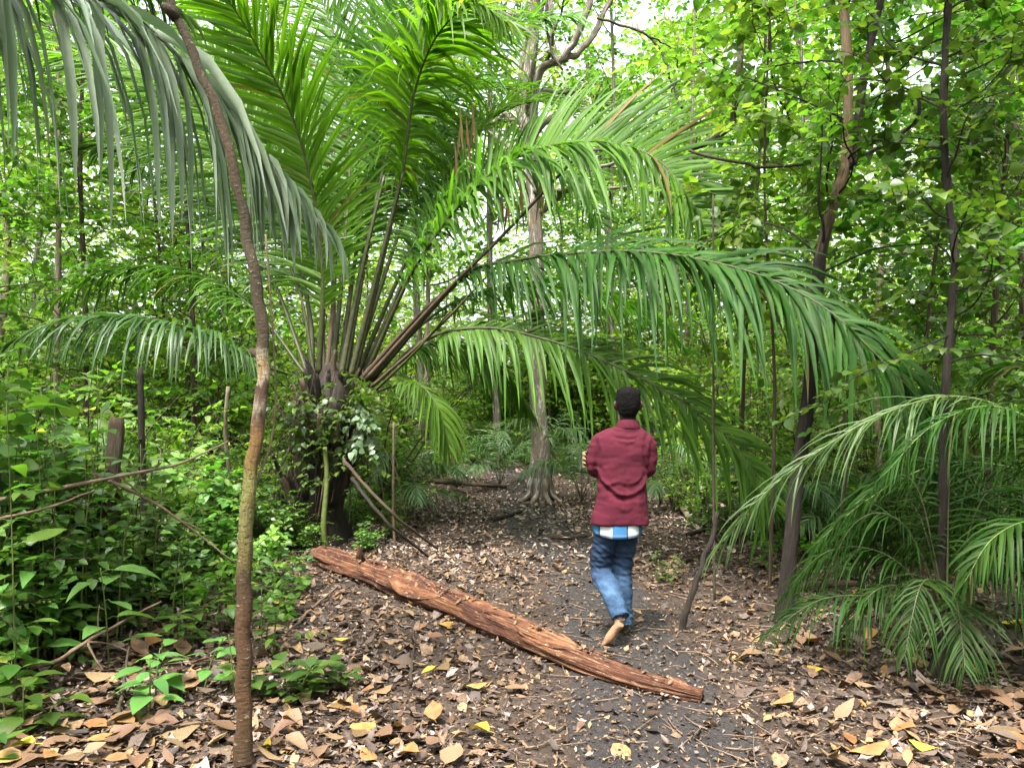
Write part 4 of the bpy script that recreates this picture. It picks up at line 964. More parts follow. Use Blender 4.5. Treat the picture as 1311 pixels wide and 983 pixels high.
V = V + N * (kneez * w_ * .010 + w2 * .004 + kneez * np.maximum(w3, 0) ** 3 * .007)[:, None]
setv(jn, V)
je = man_part('jeans', jn, M_DENIM)
# hems and back pockets
for c_, dirv, r_ in ((ANK_L + [.006, -.008, -.008], ANK_L - KNEE_L, .056), (ANK_R + [0, -.01, .004], ANK_R - KNEE_R, .057)):
    mb = MB(); dv = unit(np.array(dirv)); a_ = unit(np.cross(dv, [1, 0.3, 0])); b_ = np.cross(dv, a_)
    tube(mb, [c_ + (a_ * math.cos(q_) + b_ * math.sin(q_)) * r_ for q_ in np.linspace(0, 2 * math.pi, 30)], .005, 6, True)
    man_part('hem', mb.mesh('hem', []), M_DENIM, je)
# ================================================================== trees, shrubs and seedlings
def limb_path(p0, d0, ln, n=7, wob=0.18, grav=0.0):
    p = [np.array(p0, float)]; d = unit(np.array(d0, float)); st = ln / (n - 1)
    for k in range(n - 1):
        d = unit(d + rng.normal(0, wob, 3) + np.array([0, 0, grav]))
        p.append(p[-1] + d * st)
    return np.array(p)

def at_path(p, u):
    f = u * (len(p) - 1); i = min(int(f), len(p) - 2); return p[i] + (p[i + 1] - p[i]) * (f - i), unit(p[i + 1] - p[i])

def twig_leaves(acc, p0, d0, ln, nl, LL, wr, droop=0.15):
    """leaves in two ranks along one twig; acc collects arrays"""
    d0 = unit(d0); u = (np.arange(nl) + 0.7) / nl
    sag = np.array([0, 0, -1.0]) * (droop * ln * u ** 2)[:, None]
    pos = p0 + d0 * (ln * u)[:, None] + sag
    h = unit(np.cross(d0, [0, 0, 1.0]) + 1e-4); v = np.cross(h, d0)
    s = np.where(np.arange(nl) % 2 == 0, 1, -1)
    dd = d0 * 0.55 + h * (s * 0.85)[:, None] + rng.normal(0, 0.28, (nl, 3)) + np.array([0, 0, -0.12])
    dd[-1] = d0 + rng.normal(0, 0.1, 3)
    up = unit(v * np.sign(v[2] + 1e-6) + rng.normal(0, 0.35, (nl, 3)))
    L = LL * rng.uniform(0.6, 1.15, nl)
    acc.append((pos, dd, up, L, L * wr * rng.uniform(0.8, 1.15, nl)))

def flush(acc, mb, tm, fold=0.25, droop=0.3):
    pos, dd, up, L, W = [np.concatenate(k) for k in zip(*acc)]
    if tm is None: flat_leaves(mb, pos, unit(dd), up, L, W, fold)
    else: leaves(mb, pos, dd, up, L, W, tm, fold, np.abs(rng.normal(droop, 0.15, len(L))), rng.normal(0, 0.15, len(L)), jag=0.08)
    return len(pos)

def crown(tmb, cmb, trunk, r_top, start, nb, blen, ntw, twl, nl, LL, wr, tm, elev=(0.0, 0.9), rmin=0.006, grav=-0.01, sides=6, tw_tubes=True):
    acc = []
    for k in range(nb):
        u = start + (1 - start) * (k + rng.random()) / nb
        p, t = at_path(trunk, min(u, 0.999)); a = k * 2.4 + rng.normal(0, 0.5); e = rng.uniform(*elev)
        d = np.array([math.cos(a) * math.cos(e), math.sin(a) * math.cos(e), math.sin(e)])
        ln = blen * rng.uniform(0.55, 1.1) * (1.15 - 0.5 * (u - start) / (1 - start + 1e-6))
        lp = limb_path(p, d, ln, 8, 0.2, grav)
        rr = max(rmin, r_top * rng.uniform(0.35, 0.6))
        tube(tmb, spline(lp, 12), np.linspace(rr, rr * 0.25, 12), sides, False)
        for m in range(ntw):
            v = 0.18 + 0.82 * (m + rng.random()) / ntw
            q, tt = at_path(lp, min(v, 0.999))
            td = unit(tt * 0.7 + rdir(1, -0.45, 0.55)[0] * 1.0)
            l2 = twl * rng.uniform(0.5, 1.2)
            if tw_tubes: tube(tmb, np.array([q, q + td * l2 * .5, q + td * l2 * 0.95 - [0, 0, .12 * l2]]), [rr * .22 + .0015, rr * .16 + .001, .001], 4, False)
            twig_leaves(acc, q, td, l2, nl, LL, wr)
    return flush(acc, cmb, tm)

def make_tree(name, base, trunk_pts, r0, r1, label, cat, group, bmat, lmat, cr, extra=None, sides=12, wob=0.25, n=36, prof=None):
    o = thing(name, base, label, cat, group)
    tr = spline(trunk_pts, n); tmb, cmb = MB(), MB()
    rad = np.linspace(r0, r1, n) if prof is None else np.interp(np.linspace(0, 1, n), *prof)
    tube(tmb, tr, rad, sides, True, wob, seed=float(base[0]))
    if extra: extra(tmb)
    if cr: crown(tmb, cmb, tr, r1, **cr)
    tmb.build('trunk', bmat, o)
    if cr: cmb.build('crown', lmat, o)
    return o

# ---- the banded sapling close by
def banded():
    t = NT('banded_bark')
    a = t.n('ShaderNodeAttribute', attribute_name='bark').outputs['Vector']
    z = t.n('ShaderNodeSeparateXYZ', {'Vector': a}).outputs['Z']
    nz = t.noise(t.vmul(a, (.5, .5, 3)), 2.0, 4, .7); fine = t.noise(t.vmul(a, (2, 2, 5)), 5, 5, .7); ring = t.noise(t.vmul(a, (.3, .3, 26)), 3.0, 3, .6)
    zz = t.math('ADD', z, t.math('MULTIPLY', t.math('SUBTRACT', nz, .5), .20))
    H_ = 3.6
    st = [(0.0, (0.0165, 0.0077, 0.0055)), (.10, (0.0660, 0.0248, 0.0121)), (.22, (0.0550, 0.0187, 0.0110)), (.262, (0.0330, 0.0138, 0.0083)), (.275, (0.0880, 0.0660, 0.0193)), (.375, (0.135, 0.138, 0.034)), (.39, (0.1210, 0.0660, 0.0165)), (.43, (0.1375, 0.0633, 0.0165)), (.448, (0.0550, 0.0165, 0.0121)), (.462, (0.2310, 0.1980, 0.1540)),
          (.478, (0.0495, 0.0138, 0.0121)), (.492, (0.0440, 0.0138, 0.0121)), (.50, (0.2750, 0.2310, 0.1760)), (.512, (0.2200, 0.1375, 0.0550)), (.526, (0.2530, 0.2200, 0.1540)), (.54, (0.0193, 0.0088, 0.0072)), (.62, (0.0248, 0.0154, 0.0110)), (.66, (0.0605, 0.0468, 0.0330)), (.70, (0.0193, 0.0121, 0.0088)), (.80, (0.0550, 0.0303, 0.0165)), (.9, (0.0275, 0.0154, 0.0110)), (1, (0.0220, 0.0132, 0.0099))]
    c = t.ramp(t.math('DIVIDE', zz, H_), st)
    mot = t.noise(t.vmul(a, (1.2, 1.2, 9)), 2.6, 5, .75)
    c = t.mix(t.math('MULTIPLY', t.n('ShaderNodeMapRange', {'Value': mot, 'From Min': .52, 'From Max': .62}).outputs[0], .7), c, (.035, .022, .014))
    c = t.mix(t.math('MULTIPLY', t.n('ShaderNodeMapRange', {'Value': mot, 'From Min': .40, 'From Max': .32}).outputs[0], .7), c, (.12, .10, .05))
    c = t.mix(t.n('ShaderNodeMapRange', {'Value': fine, 'From Min': .47, 'From Max': .34}).outputs[0], c, (.012, .008, .006))
    c = t.mix(.18, c, (.11, .085, .03))
    c = t.mix(t.n('ShaderNodeMapRange', {'Value': ring, 'From Min': .40, 'From Max': .33}).outputs[0], c, (.03, .018, .012))
    c = t.mix(t.n('ShaderNodeMapRange', {'Value': ring, 'From Min': .63, 'From Max': .72}).outputs[0], c, (.22, .19, .13))
    p = t.n('ShaderNodeBsdfPrincipled', {'Base Color': c, 'Roughness': .7, 'Specular IOR Level': .3, 'Normal': t.bump(t.math('ADD', fine, ring), .7, .012)})
    return t.done(p.outputs[0])
b = G(313, 985); D = b[1]
tp = [b - [0, 0, .08], P(312, 900, D), P(312, 800, D), P(314, 700, D), P(318, 630, D + .02), P(330, 545, D + .04), P(338, 460, D + .05), P(331, 385, D + .05), P(318, 310, D + .03), P(304, 240, D), P(284, 160, D - .03), P(256, 90, D - .06), P(222, 10, D - .1), P(200, -60, D - .12), P(190, -160, D - .1), P(200, -300, D)]
o = thing('banded_sapling', b, 'slender crooked sapling with banded red, pale and mossy bark standing close to the camera', 'tree')
tmb, cmb = MB(), MB(); n_ = 90
tr = spline(tp, n_); tr[:, 0] += [0.006 * noise.noise((k * .5, 0, 0)) + .004 * math.sin(k * 1.3) for k in range(n_)]
rad = np.interp(np.linspace(0, 1, n_), [0, .02, .06, .25, .45, .6, .75, 1], [.062, .047, .035, .031, .026, .022, .019, .015]) * (1 + .10 * np.array([max(0, noise.noise((k * .55, 3, 0))) for k in range(n_)]))
tube(tmb, tr, rad, 18, True, .22)
for k in (37, 66): # knobs where twigs broke off
    a = rng.uniform(2.5, 5); e = np.array([math.cos(a), math.sin(a), .5]); tube(tmb, [tr[k], tr[k] + e * .045, tr[k] + e * .065], [.026, .02, .009], 8, True, .3)
crown(tmb, cmb, tr[70:], .02, .45, 9, .8, 6, .35, 7, .12, .3, LEAF_MID, (0.2, 1.0))
tmb.build('trunk', banded(), o); cmb.build('crown', M_LEAF, o)
# thin pale stem twined beside it, coming off the sapling
mb = MB(); tube(mb, spline([tr[24], P(348, 560, D + .1), P(352, 470, D + .12), P(340, 300, D + .1)], 20), .0045, 6); mb.build('twining_stem', M_TWIG_PALE, o)

M_BARK_MOTTLED = bark_mat('mottled_bark', [(0.25, (0.03, 0.025, 0.02)), (0.5, (0.09, 0.078, 0.06)), (0.75, (0.18, 0.16, 0.13))], 4, 1.6, 0, [(1.6, 0.52, 0.62, (0.32, 0.30, 0.27)), (2.1, 0.54, 0.66, (0.17, 0.105, 0.05)), (1.3, 0.56, 0.7, (0.06, 0.055, 0.045))])
# ---- buttressed tree in the clearing
b = G(692, 640); D = b[1]
tp = [b - [0, 0, .1], P(692, 620, D), P(692, 570, D), P(688, 500, D), P(686, 430, D), P(688, 380, D), P(686, 300, D), P(680, 210, D), P(676, 120, D), P(682, 40, D), P(690, -60, D), P(692, -200, D)]
def roots(tmb):
    for k, (a, ln) in enumerate(((-2.6, .42), (-1.9, .38), (-1.2, .42), (-.5, .42), (.6, .3), (1.6, .3), (2.6, .35))):
        e = np.array([math.cos(a), math.sin(a), 0]); s0 = b + [0, 0, .62 if k % 2 else .45]
        pts = [s0, b + e * .16 + [0, 0, .30], b + e * ln * .5 + [0, 0, .10], b + e * ln + rng.normal(0, .05, 3) * [1, 1, 0] + [0, 0, -.03]]
        tube(tmb, spline(pts, 12), np.linspace(.10, .03, 12), 10, True, .35, flat=1.0, seed=k)
    for pts, r in (([P(680, 200, D), P(684, 140, D - .3), P(690, 90, D - .5), P(716, 78, D - .6), P(738, 50, D - .7), P(752, 10, D - .8), P(760, -60, D - .8)], .075), ([P(716, 78, D - .6), P(742, 66, D - .5), P(770, 25, D - .4), P(790, -30, D - .3)], .06), ([P(678, 185, D), P(662, 130, D + .2), P(672, 60, D + .4), P(690, 35, D + .5), P(716, -30, D + .6)], .05), ([P(712, 82, D - .6), P(706, 40, D - .6), P(708, -40, D - .6)], .05)):
        q_ = spline(pts, 30); q_ += np.array([[.05 * noise.noise((k * .5, pts[0][0], 0)), 0, .05 * noise.noise((k * .5, pts[0][2], 7))] for k in range(30)])
        tube(tmb, q_, np.linspace(r, r * .6, 30), 9, True, .3)
    tube(tmb, spline([P(682, 408, D - .1), P(690, 392, D - .22), P(696, 380, D - .1)], 8), [.05, .11, .15, .16, .15, .13, .09, .04], 12, True, .4)
make_tree('buttressed_tree', b, tp, .3, .12, 'grey buttressed tree with splayed roots standing in the middle of the clearing', 'tree', None, M_BARK_MOTTLED, M_LEAF_YEL,
          dict(start=.42, nb=26, blen=2.4, ntw=11, twl=.7, nl=8, LL=.12, wr=.3, tm=LEAF_FAR), roots, 18, .3, 60, ([0, .04, .10, .2, .5, 1], [.25, .19, .14, .125, .11, .08]))

# ---- dark leaning trunk which forks above
b = G(1004, 797); D = b[1]
tp = [b - [0, 0, .1], P(1010, 720, D), P(1020, 620, D), P(1034, 515, D), P(1043, 420, D), P(1050, 330, D), P(1068, 260, D), P(1084, 200, D), P(1086, 100, D), P(1080, 0, D), P(1074, -120, D), P(1080, -300, D)]
def forks(tmb):
    for pts, r in (([P(1080, 225, D), P(1094, 185, D + .1), P(1104, 110, D + .15), P(1116, 50, D + .2), P(1132, -20, D + .25), P(1150, -150, D + .3)], .036), ([P(1084, 218, D), P(1105, 200, D - .1), P(1140, 182, D - .2), P(1172, 158, D - .25), P(1205, 140, D - .3)], .018), ([P(1172, 158, D - .25), P(1177, 140, D - .3), P(1175, 120, D - .3)], .016)):
        tube(tmb, spline(pts, 20), np.linspace(r, r * .55, 20), 9, True, .25)
t = NT('two_tone_bark'); a = t.n('ShaderNodeAttribute', attribute_name='bark').outputs['Vector']
nz = t.noise(t.vmul(a, (2.5, 2.5, 4)), 2.2, 6, .7); z = t.n('ShaderNodeSeparateXYZ', {'Vector': a}).outputs['Z']
lo = t.ramp(nz, [(.28, (.005, .004, .0035)), (.52, (.014, .010, .008)), (.75, (.036, .024, .017))]); hi = t.ramp(nz, [(.25, (.035, .022, .012)), (.5, (.105, .07, .038)), (.75, (.19, .16, .11))])
zn = t.math('ADD', z, t.math('MULTIPLY', t.noise(a, 1.2, 4, .7), .9))
c = t.mix(t.n('ShaderNodeMapRange', {'Value': t.math('SUBTRACT', zn, b[0]), 'From Min': 3.3, 'From Max': 3.75}).outputs[0], lo, hi)
M_TWOTONE = t.done(t.n('ShaderNodeBsdfPrincipled', {'Base Color': c, 'Roughness': .85, 'Specular IOR Level': .25, 'Normal': t.bump(nz, .7, .02)}).outputs[0])
make_tree('forked_tree', b, tp, .1, .022, 'forked tree with dark leaning lower trunk and paler upper stems beside the arching frond', 'tree', None, M_TWOTONE, M_LEAF,
          dict(start=.40, nb=30, blen=1.4, ntw=7, twl=.42, nl=7, LL=.10, wr=.33, tm=LEAF_MID), forks, 14, .3, 50, ([0, .05, .2, .5, 1], [.085, .060, .052, .040, .028]))
# ---- thin brown trunk in the small palm
b = G(1206, 862) + [0, .05, 0]; D = b[1]
tp = [b - [0, 0, .1], P(1204, 760, D), P(1207, 640, D), P(1210, 500, D), P(1218, 400, D + .05), P(1222, 320, D + .1), P(1212, 230, D + .1), P(1208, 120, D), P(1214, 0, D), P(1218, -160, D), P(1225, -330, D)]
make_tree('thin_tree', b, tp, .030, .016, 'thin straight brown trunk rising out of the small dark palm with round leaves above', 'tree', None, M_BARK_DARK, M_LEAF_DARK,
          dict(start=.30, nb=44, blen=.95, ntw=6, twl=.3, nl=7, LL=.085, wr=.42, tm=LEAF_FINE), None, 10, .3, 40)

# ---- other understorey trees close to the clearing, each trunk in its own place
UG = 'understorey trees round the clearing'
for (px, py, d, topx, r, bm, lm, LL, lab, start, nb, bl) in (
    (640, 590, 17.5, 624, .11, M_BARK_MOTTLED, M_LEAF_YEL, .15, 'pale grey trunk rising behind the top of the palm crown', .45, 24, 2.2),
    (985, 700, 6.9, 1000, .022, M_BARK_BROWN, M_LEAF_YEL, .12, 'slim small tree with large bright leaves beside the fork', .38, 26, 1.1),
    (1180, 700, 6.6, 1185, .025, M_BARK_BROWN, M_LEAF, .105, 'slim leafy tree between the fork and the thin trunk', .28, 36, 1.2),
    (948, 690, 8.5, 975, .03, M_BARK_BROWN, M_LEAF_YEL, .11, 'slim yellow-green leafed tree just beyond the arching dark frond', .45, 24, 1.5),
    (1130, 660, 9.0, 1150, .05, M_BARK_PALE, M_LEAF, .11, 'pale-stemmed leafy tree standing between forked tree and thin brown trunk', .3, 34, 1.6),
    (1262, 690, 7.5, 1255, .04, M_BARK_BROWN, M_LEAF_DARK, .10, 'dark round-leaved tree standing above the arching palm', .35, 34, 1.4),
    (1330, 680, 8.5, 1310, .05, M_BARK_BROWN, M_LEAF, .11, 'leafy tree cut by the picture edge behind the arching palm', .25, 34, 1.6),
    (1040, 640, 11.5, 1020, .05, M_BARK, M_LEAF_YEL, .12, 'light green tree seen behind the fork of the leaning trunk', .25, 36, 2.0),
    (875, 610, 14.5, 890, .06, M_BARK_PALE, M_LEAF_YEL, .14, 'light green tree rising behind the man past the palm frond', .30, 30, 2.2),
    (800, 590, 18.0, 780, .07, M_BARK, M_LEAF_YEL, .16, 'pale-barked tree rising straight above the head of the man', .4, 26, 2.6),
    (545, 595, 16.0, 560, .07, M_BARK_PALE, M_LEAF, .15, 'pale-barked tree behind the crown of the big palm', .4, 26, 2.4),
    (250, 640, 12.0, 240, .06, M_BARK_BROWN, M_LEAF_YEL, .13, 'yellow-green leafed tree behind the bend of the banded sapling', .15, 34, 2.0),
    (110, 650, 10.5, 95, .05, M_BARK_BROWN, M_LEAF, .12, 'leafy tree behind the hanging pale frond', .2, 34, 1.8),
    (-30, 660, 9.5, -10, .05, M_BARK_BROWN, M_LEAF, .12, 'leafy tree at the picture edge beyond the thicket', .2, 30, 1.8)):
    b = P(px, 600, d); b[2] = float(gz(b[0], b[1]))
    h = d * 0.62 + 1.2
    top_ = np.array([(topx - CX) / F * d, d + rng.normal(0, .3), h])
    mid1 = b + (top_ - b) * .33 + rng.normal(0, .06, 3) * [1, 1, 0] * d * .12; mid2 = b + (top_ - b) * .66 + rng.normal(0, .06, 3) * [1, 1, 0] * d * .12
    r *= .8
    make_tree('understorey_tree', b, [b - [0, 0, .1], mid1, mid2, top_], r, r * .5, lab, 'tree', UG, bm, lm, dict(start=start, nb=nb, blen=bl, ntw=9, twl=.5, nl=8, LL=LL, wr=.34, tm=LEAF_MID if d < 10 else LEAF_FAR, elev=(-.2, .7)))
# snags and dark stems in the thicket
def post(px, py, d, topx, topy, r, mat, name, label, group=None, cat='tree trunk', wob=.3):
    b = P(px, py, d); b[2] = float(gz(b[0], b[1])) - .05; t_ = P(topx, topy, d)
    mb = MB(); p = spline([b, b + (t_ - b) * .3 + rng.normal(0, .02, 3), b + (t_ - b) * .7 + rng.normal(0, .02, 3), t_], 26)
    tube(mb, p, np.linspace(r * 1.15, r * .8, 26), 10, True, wob, seed=px * .01)
    return tag(mb.build(name, mat, None, b), label, cat, group)
post(140, 720, 5.6, 150, 535, .062, M_BARK_BROWN, 'tree_snag', 'short broken brown trunk standing in the thicket behind the long bare branch', cat='snag')
post(176, 690, 6.2, 180, 470, .028, M_BARK_DARK, 'dark_stem', 'dark straight stem standing beside the short broken brown trunk', 'bare stems in the thicket', 'stem')
post(208, 680, 7.2, 222, 590, .024, M_BARK_DARK, 'dark_stem', 'short dark stem leaning between two straight stems of the thicket', 'bare stems in the thicket', 'stem')
post(293, 640, 9, 292, 495, .026, M_BARK_PALE, 'pale_stem', 'short ochre pale stem standing behind the banded sapling', 'bare stems in the thicket', 'stem')
post(418, 690, 8.3, 416, 572, .028, M_STEM_GREEN, 'green_stem', 'upright yellow-green stem standing before the big palm trunk', 'bare stems in the thicket', 'stem', .1)
post(506, 640, 8.8, 504, 540, .014, M_TWIG_PALE, 'pale_stem', 'thin pale stem standing at the clearing side of the big palm', 'bare stems in the thicket', 'stem', .1)
post(915, 680, 6.6, 913, 250, .010, M_TWIG, 'thin_sapling', 'very thin bare sapling stem standing beyond the upright broken stick', 'bare stems in the thicket', 'sapling', .1)
post(1072, 800, 6.5, 1080, 520, .012, M_TWIG, 'thin_sapling', 'thin dark sapling stem beside the dark leaning trunk', 'bare stems in the thicket', 'sapling', .1)
post(1240, 850, 5.2, 1235, 540, .02, M_STEM_GREEN, 'green_stem', 'dark green stem standing just behind the thin brown trunk', 'bare stems in the thicket', 'stem', .1)
# lianas
def liana(pts, r, label):
    p = spline(pts, 40); p = p + np.array([[.03 * noise.noise((k * .4, pts[0][0], 1)), .03 * noise.noise((k * .4, 5, pts[0][2])), 0] for k in range(40)])
    mb = MB(); tube(mb, p, r, 6, True, .2); tag(mb.build('liana', M_TWIG, None, p.mean(0)), label, 'liana', 'lianas hanging between the trees')
liana([P(985, -120, 7), P(987, 60, 7), P(988, 100, 7.1), P(1005, 140, 7.3), P(1022, 165, 7.5)], .009, 'thin dark liana hanging before the pale sky gap past the arched frond')
liana([P(764, 24, 8), P(800, 34, 8), P(832, 48, 8), P(850, 75, 8), P(868, 130, 8), P(874, 140, 8)], .013, 'crooked dark liana curving above the arched palm frond')
liana([P(832, 48, 8), P(862, 65, 8), P(868, 95, 8.1), P(858, 120, 8.2)], .009, 'short looped liana beside the crooked dark liana')
liana([P(800, -150, 10), P(708, -20, 9.8), P(702, 50, 9.7), P(718, 90, 9.6)], .016, 'grey liana hanging along the upper limbs of the buttressed tree')
liana([P(1370, 170, 7.2), P(1010, 212, 7), P(960, 210, 7), P(905, 200, 7), P(880, 192, 7)], .014, 'level bare liana running toward the fork of the leaning trunk')
liana([P(885, 190, 7.4), P(905, 182, 7.4), P(930, 165, 7.5), P(940, 140, 7.6), P(960, -60, 8)], .03, 'thick gnarled liana bending up beside the tip of the arched frond')

# ---- climbing plant on the big palm
vb = PB + [0.3, -.45, .1]
v = thing('climbing_plant', vb, 'climbing plant with one pale leafy sprig clinging to the big palm trunk', 'climber')
smb, lmb, acc = MB(), MB(), []
for k in range(16):
    a = rng.uniform(3.4, 6.2); p = PB + [.12 + .46 * math.cos(a), .46 * math.sin(a), rng.uniform(.2, 1.0)]
    e = PB + [.15 + .5 * math.cos(a + .4), .5 * math.sin(a + .4), rng.uniform(1.2, 2.0)]
    q_ = spline([p, (p + e) / 2 + rng.normal(0, .06, 3), e], 10); tube(smb, q_, .006, 5, False)
    for m in range(4):
        s, _ = at_path(q_, .3 + .69 * (m + rng.random()) / 4)
        twig_leaves(acc, s, np.array([rng.normal(0, .5), -.8, rng.normal(0, .3)]), .22, 6, .085, .36)
acc2, pmb = [], MB()
for m in range(12):
    twig_leaves(acc2, P(rng.uniform(455, 478), rng.uniform(510, 560), 8.45), np.array([rng.normal(0, .4), -.5, -.6]), .25, 6, .10, .38)
for m in range(60):
    twig_leaves(acc, P(rng.uniform(360, 482), rng.uniform(470, 600), rng.uniform(8.35, 8.6)), rdir(1, -.5, .3)[0], .28, 6, .09, .36)
flush(acc, lmb, LEAF_MID); smb.build('stem', M_TWIG, v); lmb.build('foliage', M_LEAF_DARK, v); flush(acc2, pmb, LEAF_MID); pmb.build('pale_foliage', M_LEAF_PALE, v)

# ---- shrubs: six models, then copies
def shrub_proto(name, label, cat, group, h, spread, ns, ntw, twl, nl, LL, wr, tm, lm, bm=None, lean=.5):
    o = thing(name, (0, 0, 0), label, cat, group)
    tmb, cmb, acc = MB(), MB(), []
    for k in range(ns):
        a = k * 2.4 + rng.normal(0, .3); e = np.array([math.cos(a), math.sin(a), 0])
        lp = limb_path(e * .05, e * lean * rng.uniform(.3, 1.2) + [0, 0, 1], h * rng.uniform(.6, 1.05), 9, .16, -.02)
        tube(tmb, spline(lp, 12), np.linspace(.012, .004, 12) * (h / 1.5) ** .5, 5, False)
        for m in range(ntw):
            u = .12 + .88 * (m + rng.random()) / ntw
            q, tt = at_path(lp, min(u, .999)); td = unit(tt * .35 + rdir(1, -.4, .5)[0])
            l2 = twl * rng.uniform(.5, 1.2) * spread
            tube(tmb, np.array([q, q + td * l2 * .5, q + td * l2 - [0, 0, .12 * l2]]), [.004, .003, .001], 4, False)
            twig_leaves(acc, q, td, l2, nl, LL, wr)
    flush(acc, cmb, tm)
    tmb.build('stem', bm or M_TWIG, o); cmb.build('foliage', lm, o)
    return o
SG = 'shrubs of the undergrowth'
KINDS = {
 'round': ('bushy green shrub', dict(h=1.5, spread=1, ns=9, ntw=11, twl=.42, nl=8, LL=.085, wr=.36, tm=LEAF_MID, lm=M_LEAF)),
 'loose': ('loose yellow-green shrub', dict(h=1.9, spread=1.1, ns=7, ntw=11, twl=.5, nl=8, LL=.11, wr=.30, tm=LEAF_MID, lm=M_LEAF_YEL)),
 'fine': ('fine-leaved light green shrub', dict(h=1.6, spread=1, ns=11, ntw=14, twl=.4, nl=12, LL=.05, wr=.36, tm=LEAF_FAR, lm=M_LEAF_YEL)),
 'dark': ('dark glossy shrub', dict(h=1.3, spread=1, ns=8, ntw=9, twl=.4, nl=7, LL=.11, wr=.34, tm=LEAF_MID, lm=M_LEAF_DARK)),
 'broad': ('broad-leaved bright shrub', dict(h=1.55, spread=1, ns=8, ntw=9, twl=.42, nl=6, LL=.155, wr=.36, tm=LEAF_FINE, lm=M_LEAF_FRESH)),
 'far': ('tall bushy shrub', dict(h=2.6, spread=1.4, ns=9, ntw=16, twl=.6, nl=9, LL=.12, wr=.36, tm=LEAF_FAR, lm=M_LEAF_YEL)),
}
LAND = [(60, 'by the picture edge beyond the thicket'), (230, 'beyond the long bare branch'), (350, 'behind the banded sapling'), (480, 'behind the big palm trunk'), (640, 'between big palm and buttressed tree'),
        (745, 'behind the buttressed tree'), (860, 'behind the man'), (990, 'between man and leaning trunk'), (1110, 'behind the dark leaning trunk'), (1255, 'behind the thin brown trunk'), (9999, 'beyond the arching palm')]
ORDN = ['first', 'second', 'third', 'fourth', 'fifth', 'sixth', 'seventh', 'eighth', 'ninth', 'tenth', 'eleventh', 'twelfth', 'thirteenth', 'fourteenth', 'fifteenth', 'sixteenth', 'seventeenth', 'eighteenth', 'nineteenth', 'twentieth', 'twenty-first', 'twenty-second', 'twenty-third', 'twenty-fourth']
def name_them(items):
    """items: (object, px, d, phrase): a label by what each stands behind, counted away from the camera"""
    bins = {}
    for it in items:
        l = [t for lim, t in LAND if it[1] < lim][0]; bins.setdefault((it[3], l), []).append(it)
    for (ph, l), its in bins.items():
        its.sort(key=lambda k: k[2])
        for k, it in enumerate(its):
            it[0]['label'] = f'{ph} {l}' + (f', {ORDN[k]} counting back' if len(its) > 1 else '')
made, P0 = [], {}
def put_shrub(kind, px, d, sc, tint=1.0, zs=1.0):
    p = P(px, 600, d); p[2] = float(gz(p[0], p[1]))
    if kind not in P0:
        P0[kind] = shrub_proto('shrub', 'x', 'shrub', SG, **KINDS[kind][1]); o = P0[kind]
        o.location = tuple(p); o.scale = (sc, sc, sc * zs)
    else:
        o = copy_tree(P0[kind], p, (rng.normal(0, .05), rng.normal(0, .05), rng.uniform(0, 6.28)), (sc, sc, sc * zs))
    for ch in o.children:
        if ch.name.startswith('foliage'):
            v = tint * rng.uniform(.8, 1.2); ch.color = (v * rng.uniform(.9, 1.12), v, v * rng.uniform(.75, 1.1), 1)
    made.append((o, px, d, KINDS[kind][0]))
for (px, d, sc, zs) in ((-25, 5.0, 1.0, 1.1), (35, 5.6, 1.0, 1.15), (95, 6.2, .95, 1.1), (150, 6.0, .8, 1.0), (60, 4.7, .6, .9), (205, 7.0, .85, 1.0), (265, 7.6, .8, .9), (345, 8.3, .55, .9), (385, 8.4, .35, .8), (470, 8.5, .33, .7), (120, 5.3, .55, .9), (310, 7.0, .5, .8), (230, 5.9, .5, .8)):
    put_shrub('broad', px, d, sc, .95, zs)
# side thickets, near
for (k, px, d, sc, zs) in (('round', 20, 5.4, .95, 1.1), ('dark', -30, 4.7, .9, 1.1), ('round', 110, 6.3, .85, 1), ('dark', 205, 6.4, .75, .8), ('loose', 60, 7.4, .95, 1), ('dark', 95, 5.2, .55, .8),
                      ('dark', 250, 7.6, .8, .8), ('round', 300, 8.6, .85, .9), ('fine', 235, 9.6, .9, 1), ('loose', 335, 10.2, .9, 1), ('round', 165, 9.0, 1, 1), ('fine', 60, 9.8, 1.1, 1.1),
                      ('dark', 345, 8.1, .65, .8), ('fine', 270, 8.0, .75, .9), ('dark', 130, 7.6, .9, .9), ('loose', 500, 11.3, .55, .8), ('fine', 535, 12.2, .6, .8), ('fine', 470, 10.6, .7, .9),
                      ('fine', 560, 15, .75, .9), ('round', 610, 17.5, .8, .9), ('fine', 660, 18.5, .8, .8), ('loose', 730, 16.5, .6, .8), ('fine', 770, 15.0, .7, .8), ('round', 815, 13.5, .65, .8),
                      ('fine', 865, 11.5, .75, .9), ('round', 905, 10.2, .75, 1), ('dark', 945, 9.2, .7, 1), ('fine', 985, 9.6, .9, 1), ('dark', 1030, 9.0, .8, .9), ('round', 1075, 9.4, .9, 1), ('fine', 1120, 8.8, .9, .9),
                      ('dark', 1160, 7.8, .7, .9), ('round', 1190, 9.2, 1, 1), ('fine', 1240, 8.2, .95, 1), ('round', 1290, 7.4, .8, 1), ('dark', 1330, 7.0, .9, 1), ('fine', 1330, 8.6, 1, 1)):
    put_shrub(k, px, d, sc, 1, zs)
